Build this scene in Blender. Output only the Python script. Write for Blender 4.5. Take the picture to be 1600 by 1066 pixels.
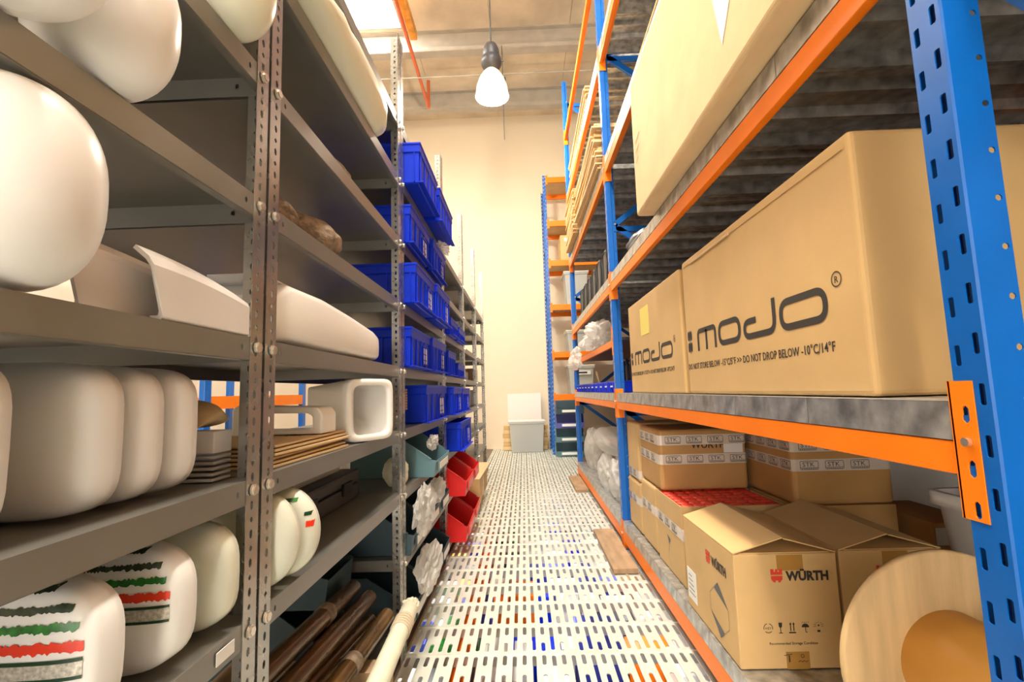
import bpy, math, random
from mathutils import Vector, Matrix, noise, Euler
random.seed(7)
for o in list(bpy.data.objects): bpy.data.objects.remove(o)
sc = bpy.context.scene
C = sc.collection
PI = math.pi

# ------------------------------------------------------------------ camera
cam = bpy.data.objects.new('camera', bpy.data.cameras.new('camera'))
C.objects.link(cam); sc.camera = cam
R3 = Matrix(((0.99923881, 0.02466953, -0.03021959), (-0.0326226, 0.10365592, -0.99407807), (-0.021391, 0.99430723, 0.1043818)))
cam.matrix_world = Matrix.Translation((0, 0, 1.1)) @ Matrix((R3[0], -R3[1], -R3[2])).transposed().to_4x4()
cam.data.sensor_width = 36; cam.data.lens = 36 * 747.0 / 1600; cam.data.clip_start = 0.02; cam.data.clip_end = 60

# ------------------------------------------------------------------ view, world
sc.view_settings.view_transform = 'Standard'; sc.view_settings.look = 'None'
sc.view_settings.gamma = 1; sc.view_settings.use_curve_mapping = False
sc.view_settings.exposure = 0.0
w = bpy.data.worlds.new('world'); sc.world = w; w.use_nodes = True
w.node_tree.nodes['Background'].inputs[0].default_value = (1, .93, .82, 1)
w.node_tree.nodes['Background'].inputs[1].default_value = 1.0

ZC = 6.785
def area(name, loc, size, power, col, rot=(0, 0, 0)):
    l = bpy.data.lights.new(name, 'AREA'); l.shape = 'RECTANGLE'; l.size, l.size_y = size
    l.energy = power; l.color = col
    o = bpy.data.objects.new(name, l); o.location = loc; o.rotation_euler = rot; C.objects.link(o); return o
# daylight comes through roof lights (one in view, one over the near aisle, the last added unseen behind as back light): glowing panels built below
SKY = [(-2.35, 5.47), (-.1, 2.9), (-.2, -1.9)]
def bulb(loc, power, r=.1):
    l = bpy.data.lights.new('lamp_bulb', 'POINT'); l.energy = power; l.color = (1, .90, .74); l.shadow_soft_size = r
    o = bpy.data.objects.new('lamp_bulb', l); o.location = loc; C.objects.link(o)
LAMPS = [(-.27, 5.5, 5.25), (-.1, 1.2, 5.25), (-.1, -2.2, 5.25)]  # the last lamp is out of view, added as back light
for (x, y, z), pw in zip(LAMPS, (330, 330, 190)): bulb((x, y, z - .68), pw, .13)

# ------------------------------------------------------------------ materials
def mat(name, col, rough=.5, metal=0, noise_scale=0, noise_amt=0, bump=0, bscale=60, rough_var=0, sss=0, alpha=1, trans=0, emis=0, stretch=(1, 1, 1), spec=.5):
    m = bpy.data.materials.new(name); m.use_nodes = True; nt = m.node_tree; b = nt.nodes['Principled BSDF']
    b.inputs['Base Color'].default_value = (*col, 1); b.inputs['Roughness'].default_value = rough; b.inputs['Metallic'].default_value = metal
    b.inputs['Specular IOR Level'].default_value = spec
    if noise_scale or bump:
        tc = nt.nodes.new('ShaderNodeTexCoord'); mp = nt.nodes.new('ShaderNodeMapping'); mp.inputs['Scale'].default_value = stretch
        nt.links.new(tc.outputs['Object'], mp.inputs['Vector'])
    if noise_scale:
        n = nt.nodes.new('ShaderNodeTexNoise'); n.inputs['Scale'].default_value = noise_scale; n.inputs['Detail'].default_value = 6
        nt.links.new(mp.outputs[0], n.inputs['Vector'])
        r = nt.nodes.new('ShaderNodeValToRGB'); r.color_ramp.elements[0].position = .3; r.color_ramp.elements[1].position = .7
        r.color_ramp.elements[0].color = (*[c * (1 - noise_amt) for c in col], 1); r.color_ramp.elements[1].color = (*[min(1, c * (1 + noise_amt)) for c in col], 1)
        nt.links.new(n.outputs['Fac'], r.inputs[0]); nt.links.new(r.outputs[0], b.inputs['Base Color'])
        if rough_var:
            mr = nt.nodes.new('ShaderNodeMapRange'); mr.inputs['To Min'].default_value = rough - rough_var; mr.inputs['To Max'].default_value = rough + rough_var
            nt.links.new(n.outputs['Fac'], mr.inputs[0]); nt.links.new(mr.outputs[0], b.inputs['Roughness'])
    if bump:
        n2 = nt.nodes.new('ShaderNodeTexNoise'); n2.inputs['Scale'].default_value = bscale; n2.inputs['Detail'].default_value = 4
        nt.links.new(mp.outputs[0], n2.inputs['Vector'])
        bp = nt.nodes.new('ShaderNodeBump'); bp.inputs['Strength'].default_value = bump; bp.inputs['Distance'].default_value = .01
        nt.links.new(n2.outputs['Fac'], bp.inputs['Height']); nt.links.new(bp.outputs[0], b.inputs['Normal'])
    if sss:
        b.inputs['Subsurface Weight'].default_value = sss; b.inputs['Subsurface Radius'].default_value = (.05, .04, .02); b.inputs['Subsurface Scale'].default_value = .6
    if alpha < 1: b.inputs['Alpha'].default_value = alpha
    if trans: b.inputs['Transmission Weight'].default_value = trans
    if emis: b.inputs['Emission Color'].default_value = (*col, 1); b.inputs['Emission Strength'].default_value = emis
    return m
M = dict(
    grey=mat('grey_paint', (.23, .225, .205), .34, .4, 3, .12, rough_var=.08),
    galv=mat('galvanised_post', (.43, .42, .39), .27, .85, 8, .15, rough_var=.1),
    bolt=mat('zinc_bolt', (.75, .70, .62), .25, .9),
    blue=mat('blue_enamel', (.0, .11, .46), .32, 0, 9, .08, rough_var=.06),
    orange=mat('orange_enamel', (.95, .21, .004), .42, 0, 6, .06, rough_var=.06, spec=.3),
    deck=mat('galvanised_deck', (.47, .47, .455), .38, .75, 22, .42, rough_var=.12),
    card=mat('cardboard', (.62, .40, .17), .75, 0, 5, .06, bump=.12, bscale=14),
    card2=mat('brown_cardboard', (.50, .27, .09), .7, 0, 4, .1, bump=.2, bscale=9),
    card3=mat('pale_cardboard', (.72, .52, .28), .8, 0, 5, .08, bump=.12, bscale=20),
    white=mat('white_plastic', (.90, .885, .85), .3, 0, 3, .015, sss=.15),
    cream=mat('cream_plastic', (.77, .77, .62), .25, 0, 3, .02, sss=.25),
    greywhite=mat('grey_white_plastic', (.80, .78, .76), .4, 0, 4, .03),
    bluebin=mat('blue_bin_plastic', (.0, .028, .60), .42, 0, 5, .06, spec=.22),
    teal=mat('teal_bin_plastic', (.11, .22, .26), .4, 0, 5, .06),
    dteal=mat('dark_slate_bin_plastic', (.035, .07, .09), .4),
    purple=mat('violet_bin_plastic', (.10, .11, .38), .4),
    red=mat('red_bin_plastic', (.66, .012, .012), .32),
    redcap=mat('red_cap_plastic', (.80, .05, .03), .3),
    black=mat('black_plastic', (.015, .014, .014), .4),
    dark=mat('dark_grey_plastic', (.06, .06, .065), .38),
    ink=mat('black_ink', (.035, .028, .022), .6),
    redink=mat('red_ink', (.65, .05, .02), .6),
    paper=mat('white_paper', (.82, .80, .76), .7),
    yellow=mat('yellow_paper', (.80, .66, .16), .7),
    tape=mat('brown_tape', (.42, .22, .05), .25),
    ctape=mat('clear_white_tape', (.70, .60, .50), .22, 0, 12, .08),
    wall2=mat('shade_toned_side_wall', (.13, .12, .11), .8, 0, 1.2, .05, bump=.05, bscale=4),  # wall colour darkened to stand in for the shade behind the racks
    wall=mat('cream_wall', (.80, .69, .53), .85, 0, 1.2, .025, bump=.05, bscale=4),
    ceil=mat('ceiling_panel', (.66, .56, .42), .8, 0, 1.6, .22, bump=.3, bscale=7),
    steel=mat('painted_beam', (.42, .38, .32), .6, 0, 5, .1),
    floor=mat('pale_floor_grating', (.73, .74, .66), .34, .3, 10, .06, rough_var=.1),
    channel=mat('brown_channel', (.20, .15, .11), .45, .3),
    pipe=mat('red_pipe', (.62, .13, .05), .45),
    opipe=mat('ochre_duct', (.75, .34, .04), .5, 0, 10, .3),
    wood=mat('plywood', (.66, .45, .22), .6, 0, 3, .16, bump=.1, bscale=8, stretch=(9, 1, 1)),
    cardtube=mat('ochre_cardboard_tube', (.60, .28, .05), .45, 0, 3, .06, stretch=(1, 1, 5)),
    board=mat('old_board', (.34, .22, .12), .7, 0, 6, .25, stretch=(4, 1, 1)),
    brown=mat('brown_film_roll', (.12, .062, .018), .2, .2, 9, .7, bump=.35, bscale=22, stretch=(1, .35, 1)),
    brownwrap=mat('mesh_wrap', (.26, .19, .13), .6, 0, 30, .5, bump=.8, bscale=70),
    sheet=mat('cream_wrap', (.76, .74, .56), .5, 0, 6, .08, bump=.6, bscale=14),
    lightgrey=mat('light_grey_plastic', (.45, .44, .42), .4),
    rope=mat('rope', (.6, .5, .35), .9),
    lampg=mat('lamp_glass', (1, .93, .78), .3, emis=60),
    canfoil=mat('spray_can_label', (.50, .49, .52), .3, .3),
    blueink=mat('blue_print', (.03, .05, .35), .5), green=mat('green_vinyl', (.015, .17, .02), .3, 0, 60, .7),
    dgreen=mat('dark_green_vinyl', (.005, .04, .015), .3), redv=mat('red_vinyl', (.75, .04, .012), .3),
    silver=mat('glitter_vinyl', (.5, .48, .42), .4, .3, 200, .4), olive=mat('black_green_vinyl', (.02, .035, .015), .3, 0, 80, .8),
)
def film_mat(name, col, a, bump=.5, bs=7, rough=.3):
    m = bpy.data.materials.new(name); m.use_nodes = True; nt = m.node_tree; nt.nodes.clear(); N = nt.nodes.new; Lk = nt.links.new
    out = N('ShaderNodeOutputMaterial'); mx = N('ShaderNodeMixShader'); tr = N('ShaderNodeBsdfTransparent'); m2 = N('ShaderNodeMixShader'); tl = N('ShaderNodeBsdfTranslucent')
    tl.inputs[0].default_value = (*col, 1); b = N('ShaderNodeBsdfPrincipled'); b.inputs['Base Color'].default_value = (*col, 1); b.inputs['Roughness'].default_value = rough
    tc = N('ShaderNodeTexCoord'); n = N('ShaderNodeTexNoise'); n.inputs['Scale'].default_value = bs; n.inputs['Detail'].default_value = 2; n.inputs['Distortion'].default_value = 2
    Lk(tc.outputs['Object'], n.inputs['Vector']); bp = N('ShaderNodeBump'); bp.inputs['Strength'].default_value = bump; bp.inputs['Distance'].default_value = .02
    Lk(n.outputs['Fac'], bp.inputs['Height']); Lk(bp.outputs[0], b.inputs['Normal'])
    m2.inputs[0].default_value = .4; Lk(b.outputs[0], m2.inputs[1]); Lk(tl.outputs[0], m2.inputs[2])
    mx.inputs[0].default_value = a; Lk(tr.outputs[0], mx.inputs[1]); Lk(m2.outputs[0], mx.inputs[2]); Lk(mx.outputs[0], out.inputs[0])
    return m
def diff_mat():
    m = mat('day_diffuser', (.9, .88, .82), .5); nt = m.node_tree; b = nt.nodes['Principled BSDF']
    tc = nt.nodes.new('ShaderNodeTexCoord'); wv = nt.nodes.new('ShaderNodeTexWave'); wv.inputs['Scale'].default_value = 1.9; wv.inputs['Distortion'].default_value = 6; wv.inputs['Detail'].default_value = 3
    wv.bands_direction = 'X'; nt.links.new(tc.outputs['Object'], wv.inputs['Vector'])
    r = nt.nodes.new('ShaderNodeValToRGB'); r.color_ramp.elements[0].position = .0; r.color_ramp.elements[0].color = (.025, .022, .017, 1); r.color_ramp.elements[1].position = .12; r.color_ramp.elements[1].color = (1, .97, .91, 1)
    nt.links.new(wv.outputs['Fac'], r.inputs[0]); nt.links.new(r.outputs[0], b.inputs['Emission Color']); b.inputs['Emission Strength'].default_value = 24
    return m
M['diff'] = diff_mat()
M['film'] = film_mat('plastic_film', (.90, .88, .84), .62)
M['clear'] = film_mat('clear_box_plastic', (.82, .84, .82), .55, 0, 5, .2)

# ------------------------------------------------------------------ mesh helpers
class MB:
    def __init__(s): s.v = []; s.f = []; s.sm = []
    def add(s, vs, fs, smooth=False):
        n = len(s.v); s.v += [tuple(p) for p in vs]; s.f += [tuple(i + n for i in f) for f in fs]; s.sm += [smooth] * len(fs); return s
    def box(s, x0, x1, y0, y1, z0, z1, mtx=None):
        vs = [Vector((x, y, z)) for z in (z0, z1) for y in (y0, y1) for x in (x0, x1)]
        if mtx: vs = [mtx @ p for p in vs]
        return s.add(vs, [(0, 2, 3, 1), (4, 5, 7, 6), (0, 1, 5, 4), (2, 6, 7, 3), (0, 4, 6, 2), (1, 3, 7, 5)])
    def hexa(s, b, t):  # bottom 4 pts, top 4 pts (ccw)
        return s.add(list(b) + list(t), [(3, 2, 1, 0), (4, 5, 6, 7), (0, 1, 5, 4), (1, 2, 6, 5), (2, 3, 7, 6), (3, 0, 4, 7)])
    def rings(s, rs, cap0=True, cap1=True, closed=False, smooth=True):
        n = len(rs[0]); vs = [p for r in rs for p in r]; fs = []
        m = len(rs)
        for i in range(m if closed else m - 1):
            a, b = i * n, ((i + 1) % m) * n
            for k in range(n): fs.append((a + k, a + (k + 1) % n, b + (k + 1) % n, b + k))
        s.add(vs, fs, smooth)
        if not closed:
            if cap0: s.add(rs[0], [tuple(reversed(range(n)))])
            if cap1: s.add(rs[-1], [tuple(range(n))])
        return s
    def lathe(s, prof, n=32, mtx=None, cap0=True, cap1=True, smooth=True):
        rs = []
        for r, z in prof:
            ring = [Vector((r * math.cos(2 * PI * k / n), r * math.sin(2 * PI * k / n), z)) for k in range(n)]
            if mtx: ring = [mtx @ p for p in ring]
            rs.append(ring)
        return s.rings(rs, cap0, cap1, smooth=smooth)
    def cyl(s, p0, p1, r, n=16, r1=None, smooth=True):
        p0 = Vector(p0); p1 = Vector(p1); d = p1 - p0; q = d.to_track_quat('Z', 'Y').to_matrix().to_4x4(); q.translation = p0
        return s.lathe([(r, 0), (r if r1 is None else r1, d.length)], n, q, smooth=smooth)
    def tube(s, pts, r, n=8):
        pts = [Vector(p) for p in pts]; rs = []
        for i, p in enumerate(pts):
            d = (pts[min(i + 1, len(pts) - 1)] - pts[max(i - 1, 0)]).normalized(); q = d.to_track_quat('Z', 'Y').to_matrix()
            rs.append([p + q @ Vector((r * math.cos(2 * PI * k / n), r * math.sin(2 * PI * k / n), 0)) for k in range(n)])
        return s.rings(rs)
    def prism(s, poly, axis, a, b, mtx=None):  # poly 2d pts; axis 0/1/2 = extrusion axis
        def P(u, v, w): return {0: Vector((w, u, v)), 1: Vector((u, w, v)), 2: Vector((u, v, w))}[axis]
        n = len(poly); A = [P(u, v, a) for u, v in poly]; B = [P(u, v, b) for u, v in poly]
        if mtx: A = [mtx @ p for p in A]; B = [mtx @ p for p in B]
        s.add(A + B, [tuple(range(n)), tuple(range(2 * n - 1, n - 1, -1))] + [(k, k + n, (k + 1) % n + n, (k + 1) % n) for k in range(n)]); return s
    def perf(s, o, u, v, us, vs, hole, t):
        """sheet with real holes: origin o, axes u,v (unit), grid lines us, vs; hole(i,j)->None|(cu,cv,hw,hh,c); thickness t along u x v"""
        o = Vector(o); u = Vector(u); v = Vector(v); n = u.cross(v) * t
        P = lambda a, b, k: o + u * a + v * b + n * k
        for i in range(len(us) - 1):
            for j in range(len(vs) - 1):
                a0, a1, b0, b1 = us[i], us[i + 1], vs[j], vs[j + 1]; h = hole(i, j)
                if h is None:
                    s.add([P(a0, b0, 0), P(a1, b0, 0), P(a1, b1, 0), P(a0, b1, 0), P(a0, b0, 1), P(a1, b0, 1), P(a1, b1, 1), P(a0, b1, 1)], [(3, 2, 1, 0), (4, 5, 6, 7)]); continue
                cu, cv, hw, hh, c = h
                H = [(cu + hw, cv - hh + c), (cu + hw, cv + hh - c), (cu + hw - c, cv + hh), (cu - hw + c, cv + hh), (cu - hw, cv + hh - c), (cu - hw, cv - hh + c), (cu - hw + c, cv - hh), (cu + hw - c, cv - hh)]
                B = [(a1, H[0][1]), (a1, H[1][1]), (a1, b1), (H[2][0], b1), (H[3][0], b1), (a0, b1), (a0, H[4][1]), (a0, H[5][1]), (a0, b0), (H[6][0], b0), (H[7][0], b0), (a1, b0)]
                F = [(0, 8, 9, 1), (1, 9, 10, 11, 2), (2, 11, 12, 3), (3, 12, 13, 14, 4), (4, 14, 15, 5), (5, 15, 16, 17, 6), (6, 17, 18, 7), (7, 18, 19, 8, 0)]
                pts = H + B
                vv = [P(x, y, 1) for x, y in pts]; s.add(vv, F)
                vv = [P(x, y, 0) for x, y in pts]; s.add(vv, [tuple(reversed(f)) for f in F])
                vv = [P(x, y, k) for k in (0, 1) for x, y in H]
                s.add(vv, [(k, k + 8, (k + 1) % 8 + 8, (k + 1) % 8) for k in range(8)])
        a0, a1, b0, b1 = us[0], us[-1], vs[0], vs[-1]
        s.add([P(a, b, k) for k in (0, 1) for a, b in ((a0, b0), (a1, b0), (a1, b1), (a0, b1))], [(0, 1, 5, 4), (1, 2, 6, 5), (2, 3, 7, 6), (3, 0, 4, 7)])
        return s
    def build(s, name, m, parent=None, loc=None, bevel=0, seg=2, subd=0, smooth=None):
        me = bpy.data.meshes.new(name); me.from_pydata(s.v, [], s.f); me.validate(); me.update()
        if len(me.polygons) == len(s.sm): me.polygons.foreach_set('use_smooth', s.sm if smooth is None else [smooth] * len(s.sm))
        me.materials.append(M[m] if isinstance(m, str) else m)
        o = bpy.data.objects.new(name, me); C.objects.link(o)
        if parent: o.parent = parent
        if loc: o.location = loc
        if bevel: b = o.modifiers.new('bevel', 'BEVEL'); b.width = bevel; b.segments = seg; b.limit_method = 'ANGLE'; b.angle_limit = .6
        if subd: d = o.modifiers.new('sub', 'SUBSURF'); d.levels = subd; d.render_levels = subd
        return o
def tag(o, label, cat, group=None):
    o['label'] = label; o['category'] = cat
    if group: o['group'] = group
    return o
def thing(name, label, cat, loc=(0, 0, 0), rz=0, group=None):
    o = bpy.data.objects.new(name, None); C.objects.link(o); o.location = loc; o.rotation_euler = (0, 0, rz); o.empty_display_size = .05
    return tag(o, label, cat, group)
def struct(o): o['kind'] = 'structure'; return o
def dup(root, loc, rz=None, label=None, group=None):
    def cp(o, par):
        c = o.copy(); C.objects.link(c); c.parent = par
        for ch in [k for k in bpy.data.objects if k.parent == o]: cp(ch, c)
        return c
    r = cp(root, None); r.location = loc
    if rz is not None: r.rotation_euler = (0, 0, rz)
    if label: r['label'] = label
    if group: r['group'] = group
    return r
def hexbolt(mb, p, d, r=.009, h=.008):
    mb.cyl(p, Vector(p) + Vector(d) * h * .45, r * 1.25, 12); mb.cyl(p, Vector(p) + Vector(d) * h, r, 6, smooth=False); return mb
def textmesh(name, s, size, m, parent, mtx, sx=1, bold=0, align='LEFT', ext=.0004, space=1):
    c = bpy.data.curves.new(name, 'FONT'); c.body = s; c.size = size; c.offset = bold; c.align_x = align; c.extrude = ext; c.space_character = space; c.resolution_u = 2
    t = bpy.data.objects.new('tmp', c); C.objects.link(t); bpy.context.view_layer.update()
    me = bpy.data.meshes.new_from_object(t); bpy.data.objects.remove(t)
    me.transform(mtx @ Matrix.Diagonal((sx, 1, 1, 1))); me.materials.clear(); me.materials.append(M[m]); me.name = name
    o = bpy.data.objects.new(name, me); C.objects.link(o); o.parent = parent; return o
def face_mtx(o, right, up):  # text plane: origin, right dir, up dir
    r = Vector(right).normalized(); u = Vector(up).normalized(); n = r.cross(u)
    m = Matrix((r, u, n)).transposed().to_4x4(); m.translation = Vector(o); return m
def rnd_path(pts, rad, closed=False, n=5):
    out = []; m = len(pts)
    for i, p in enumerate(pts):
        if not closed and i in (0, m - 1): out.append(Vector(p)); continue
        a = Vector(pts[i - 1]); b = Vector(p); c = Vector(pts[(i + 1) % m])
        d1 = (a - b); d2 = (c - b); r1 = min(rad, d1.length * .49); r2 = min(rad, d2.length * .49)
        q0 = b + d1.normalized() * r1; q2 = b + d2.normalized() * r2
        for k in range(n + 1):
            t = k / n; out.append(q0 * (1 - t) ** 2 + b * 2 * t * (1 - t) + q2 * t * t)
    return out
def stroke(mb, pts, w, mtx, closed=False, h=.0006):
    """flat ribbon of width w following 2d pts, laid in the plane of mtx"""
    n = len(pts); L = []; Rr = []
    for i in range(n):
        a = pts[i - 1] if (closed or i > 0) else pts[i]; b = pts[(i + 1) % n] if (closed or i < n - 1) else pts[i]
        d = (Vector(b) - Vector(a)).normalized(); nn = Vector((-d.y, d.x)) * w / 2; p = Vector(pts[i])
        L.append(mtx @ Vector((*(p + nn), h))); Rr.append(mtx @ Vector((*(p - nn), h)))
    vs = L + Rr; fs = [(i, i + n, (i + 1) % n + n, (i + 1) % n) for i in range(n if closed else n - 1)]
    mb.add(vs, fs); return mb
def poly(mb, pts, mtx, h=.0006):
    mb.add([mtx @ Vector((x, y, h)) for x, y in pts], [tuple(range(len(pts)))]); return mb
def sup(t, e): c = math.cos(t); s = math.sin(t); return (math.copysign(abs(c) ** e, c), math.copysign(abs(s) ** e, s))
def sqring(rx, rz, y, e, n=40, cx=0, cz=0):  # super-ellipse ring in the XZ plane at depth y
    return [Vector((cx + rx * sup(2 * PI * k / n, e)[0], y, cz + rz * sup(2 * PI * k / n, e)[1])) for k in range(n)]

# ------------------------------------------------------------------ room shell
XL, XR, YB, YF = -3.6, 3.0, 9.4, -4.2
struct(MB().box(XL - .15, XR + .15, YB, YB + .15, -1.2, ZC + .2).build('wall_back', 'wall'))
struct(MB().box(XL - .15, XL, YF, YB, -1.2, ZC + .2).build('wall_left', 'wall'))
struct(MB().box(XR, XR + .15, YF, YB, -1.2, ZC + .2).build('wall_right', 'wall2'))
struct(MB().box(XL - .15, XR + .15, YF - .15, YF, -1.2, ZC + .2).build('wall_front', 'wall'))
# glowing panel added behind the viewer as unseen fill, framed like a goods door
FILL_GLOW = mat('added_fill_glow', (1, .97, .92), .6, emis=6.5)
dr = struct(MB().box(-2.3, .5, YF + .005, YF + .02, .05, 2.9).build('fill_panel_1', FILL_GLOW))
struct(MB().box(-2.42, -2.3, YF + .001, YF + .06, 0, 3.0).box(.5, .62, YF + .001, YF + .06, 0, 3.0).box(-2.3, .5, YF + .001, YF + .06, 2.9, 3.0).build('trim_2', 'steel'))  # frame around the added fill panel
# ceiling: concrete-look panels laid between steel beams, with openings for the roof lights
cb = MB(); ys = [YF]
seams = [XL + .02 + 1.235 * k for k in range(7)]
seams = sorted([-.343 + 1.24 * k for k in range(-3, 4)] + [XL, XR]); seams = [x for x in seams if XL <= x <= XR]
def hole_at(x0, x1, y0, y1):
    return any(abs((x0 + x1) / 2 - sx) < .64 and abs((y0 + y1) / 2 - sy) < 1.41 for sx, sy in SKY)
xs = sorted(set([XL, XR] + [sx + d for sx, _ in SKY for d in (-.64, .64)] + [round(s, 3) for s in seams])); yy = sorted(set([YF, YB] + [sy + d for _, sy in SKY for d in (-1.41, 1.41)]))
for i in range(len(xs) - 1):
    for j in range(len(yy) - 1):
        if xs[i + 1] - xs[i] > 1e-4 and not hole_at(xs[i], xs[i + 1], yy[j], yy[j + 1]): cb.box(xs[i] + (.006 if round(xs[i], 3) in [round(s, 3) for s in seams[1:-1]] else 0), xs[i + 1], yy[j], yy[j + 1], ZC, ZC + .12)
struct(cb.build('ceiling', 'ceil'))
struct(MB().box(XL, XR, YF, YB, ZC + .12, ZC + .18).build('ceiling', 'ceil'))
for i, (x, y) in enumerate(SKY):
    t = thing('roof_light', ['glowing white roof light panel high above the left shelving', 'roof light panel over the aisle in front of the viewer', 'unseen roof light panel added behind the viewer as back light'][i], 'roof light', (x, y, ZC + .05))
    MB().box(-.62, .62, -1.39, 1.39, 0, .02).build('diffuser', 'diff', t)
    f = MB()
    f.box(-.64, -.62, -1.41, 1.41, -.05, .07).box(.62, .64, -1.41, 1.41, -.05, .07).box(-.62, .62, -1.41, -1.39, -.05, .07).box(-.62, .62, 1.39, 1.41, -.05, .07)
    f.build('frame', 'steel', t)
# C-section steel beams across the ceiling
def ibeam(y, h=.34, lab=None):
    mb = MB(); z1 = ZC - .001; z0 = z1 - h
    mb.box(XL, XR, y - .01, y + .01, z0, z1).box(XL, XR, y - .08, y + .08, z0 - .012, z0 + .004).box(XL, XR, y - .08, y + .08, z1 - .012, z1)
    mb.box(XL, XR, y - .085, y - .075, z0, z0 + .05)
    o = mb.build('ceiling_beam', 'steel'); tag(o, lab, 'beam', 'steel beams under the ceiling'); return o
for y, l in ((8.55, 'grey steel ceiling beam nearest the back wall'), (7.02, 'grey steel ceiling beam behind the hanging lamp, edge of the roof light'), (3.9, 'grey steel ceiling beam above the near racks'), (.2, 'grey steel ceiling beam over the viewer')): ibeam(y, lab=l)

# pale slotted metal floor on a mezzanine: long slots and pairs of short slots, real holes
PX, PY = .0405, .24
def grating(x0, nx, y0, ny):
    mb = MB()
    for r in range(ny):
        yb = y0 + r * PY
        us = [x0 + PX * k for k in range(nx + 1)]
        for par in (0, 1):
            pass
        for k in range(nx):
            a, b = us[k], us[k + 1]; cx = (a + b) / 2
            if k % 2: mb.perf((0, 0, -.004), (1, 0, 0), (0, 1, 0), [a, b], [yb + .006, yb + PY - .002], lambda i, j: (cx, yb + PY / 2 + .002, .0085, .098, .006), .004)
            else:
                mb.perf((0, 0, -.004), (1, 0, 0), (0, 1, 0), [a, b], [yb + .006, yb + .122, yb + PY - .002], lambda i, j: (cx, yb + (.052 if j == 0 else .19), .0085, .036, .006), .004)
        mb.box(x0, x0 + nx * PX, yb - .002, yb + .006, -.05, .004)
    return mb
grt = grating(-.62, 36, -.02, 39)
struct(grt.build('floor', 'floor'))
struct(MB().box(XL, -.625, YF, YB, -.06, -.002).build('floor', 'channel'))
struct(MB().box(.845, XR, YF, YB, -.06, -.002).build('floor', 'channel'))
struct(MB().box(-.62, .84, YF, -.02, -.06, -.002).build('floor', 'floor'))
struct(MB().box(-.62, .84, 9.345, YB, -.06, -.002).build('floor', 'floor'))
struct(MB().box(-.575, -.535, -.2, 6.9, 0, .018).box(-.62, -.575, -.2, 6.9, 0, .05).build('trim_1', 'channel'))
struct(MB().box(XL, XR, YF, YB, -1.15, -1.1).build('floor_lower', 'lightgrey'))
# goods standing on the storey below, glimpsed through the slots
low = [('paper', 'white'), ('blueink', 'blue'), ('orange', 'orange'), ('card', 'brown'), ('black', 'black'), ('green', 'green'), ('bluebin', 'bright blue'), ('greywhite', 'pale grey'), ('yellow', 'yellow'), ('dark', 'dark grey')]
rr = random.Random(3)
wts = [8, 3, 1, 1, 2, 1, 2, 9, 1, 3]
for i in range(12):
    x = -.75
    while x < .8:
        wd = rr.uniform(.10, .26); k = rr.choices(range(10), wts)[0]; hgt = rr.uniform(.75, .98)
        y0 = 1.75 + i * .3
        o = MB().box(-wd / 2 + .004, wd / 2 - .004, -.12, .12, 0, hgt).build('carton', low[k][0], None, (x + wd / 2, y0, -1.1), bevel=.004)
        tag(o, low[k][1] + ' pack on the storey below, glimpsed through the floor slots', 'box', 'packs on the storey below, ' + low[k][1])
        x += wd + .01
tag(MB().box(-.03, .03, 0, 7.0, -.05, 0).box(-.012, .012, 0, 7.0, -.35, -.05).build('floor_joist', 'orange', None, (-.31, 1.2, -.055)), 'orange steel joist running along the aisle below the floor slots', 'joist')
for x in (-.5, .2, .6):  # fill lights added under the floor to brighten the goods below
    l = bpy.data.lights.new('lower_fill', 'AREA'); l.shape = 'RECTANGLE'; l.size = .05; l.size_y = 4.5; l.energy = 9; l.color = (1, .97, .92)
    o = bpy.data.objects.new('lower_fill_light', l); o.location = (x, 4.2, -.08); C.objects.link(o)

# pipework and conduit near the ceiling
tag(MB().tube([(-1.53, 3.4, 6.3), (-1.53, 5.77, 6.3), (-1.56, 8.1, 6.28)], .028, 10).build('sprinkler_pipe', 'pipe'), 'long red sprinkler pipe running along under the ceiling', 'pipe')
t = thing('pipe_drop', 'short red upright pipe end with brass tip and hanger', 'pipe', (-1.56, 8.16, 6.28))
MB().tube([(0, 0, -.02), (0, 0, .7)], .028, 10).cyl((0, 0, .6), (0, 0, .72), .04).build('pipe', 'pipe', t)
MB().cyl((0, 0, .72), (0, 0, .80), .015).build('valve_tip', 'galv', t)
tag(MB().box(-.05, .05, 3.3, 6.6, -.06, .06).build('duct', 'opipe', None, (-1.47, 0, 6.42)), 'ochre coloured duct beside the glowing roof light', 'duct')
for (x, y) in ((-.31, 6.2), (-.31, 7.6)):
    pass
tag(MB().tube([(-.17, 6.9, 6.44), (-.17, 6.9, 4.9)], .006, 6).lathe([(.01, -.07), (.05, -.05), (.05, .03), (.01, .05)], 12, Matrix.Translation((-.17, 6.88, 5.85))).build('cable', 'dark'), 'thin dark cable hanging beside the lamp', 'cable')
tag(MB().tube([(XL, 7.3, 6.25), (XR, 7.3, 6.25)], .011, 6).build('conduit', 'steel'), 'thin grey conduit crossing under the ceiling', 'conduit')

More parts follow.
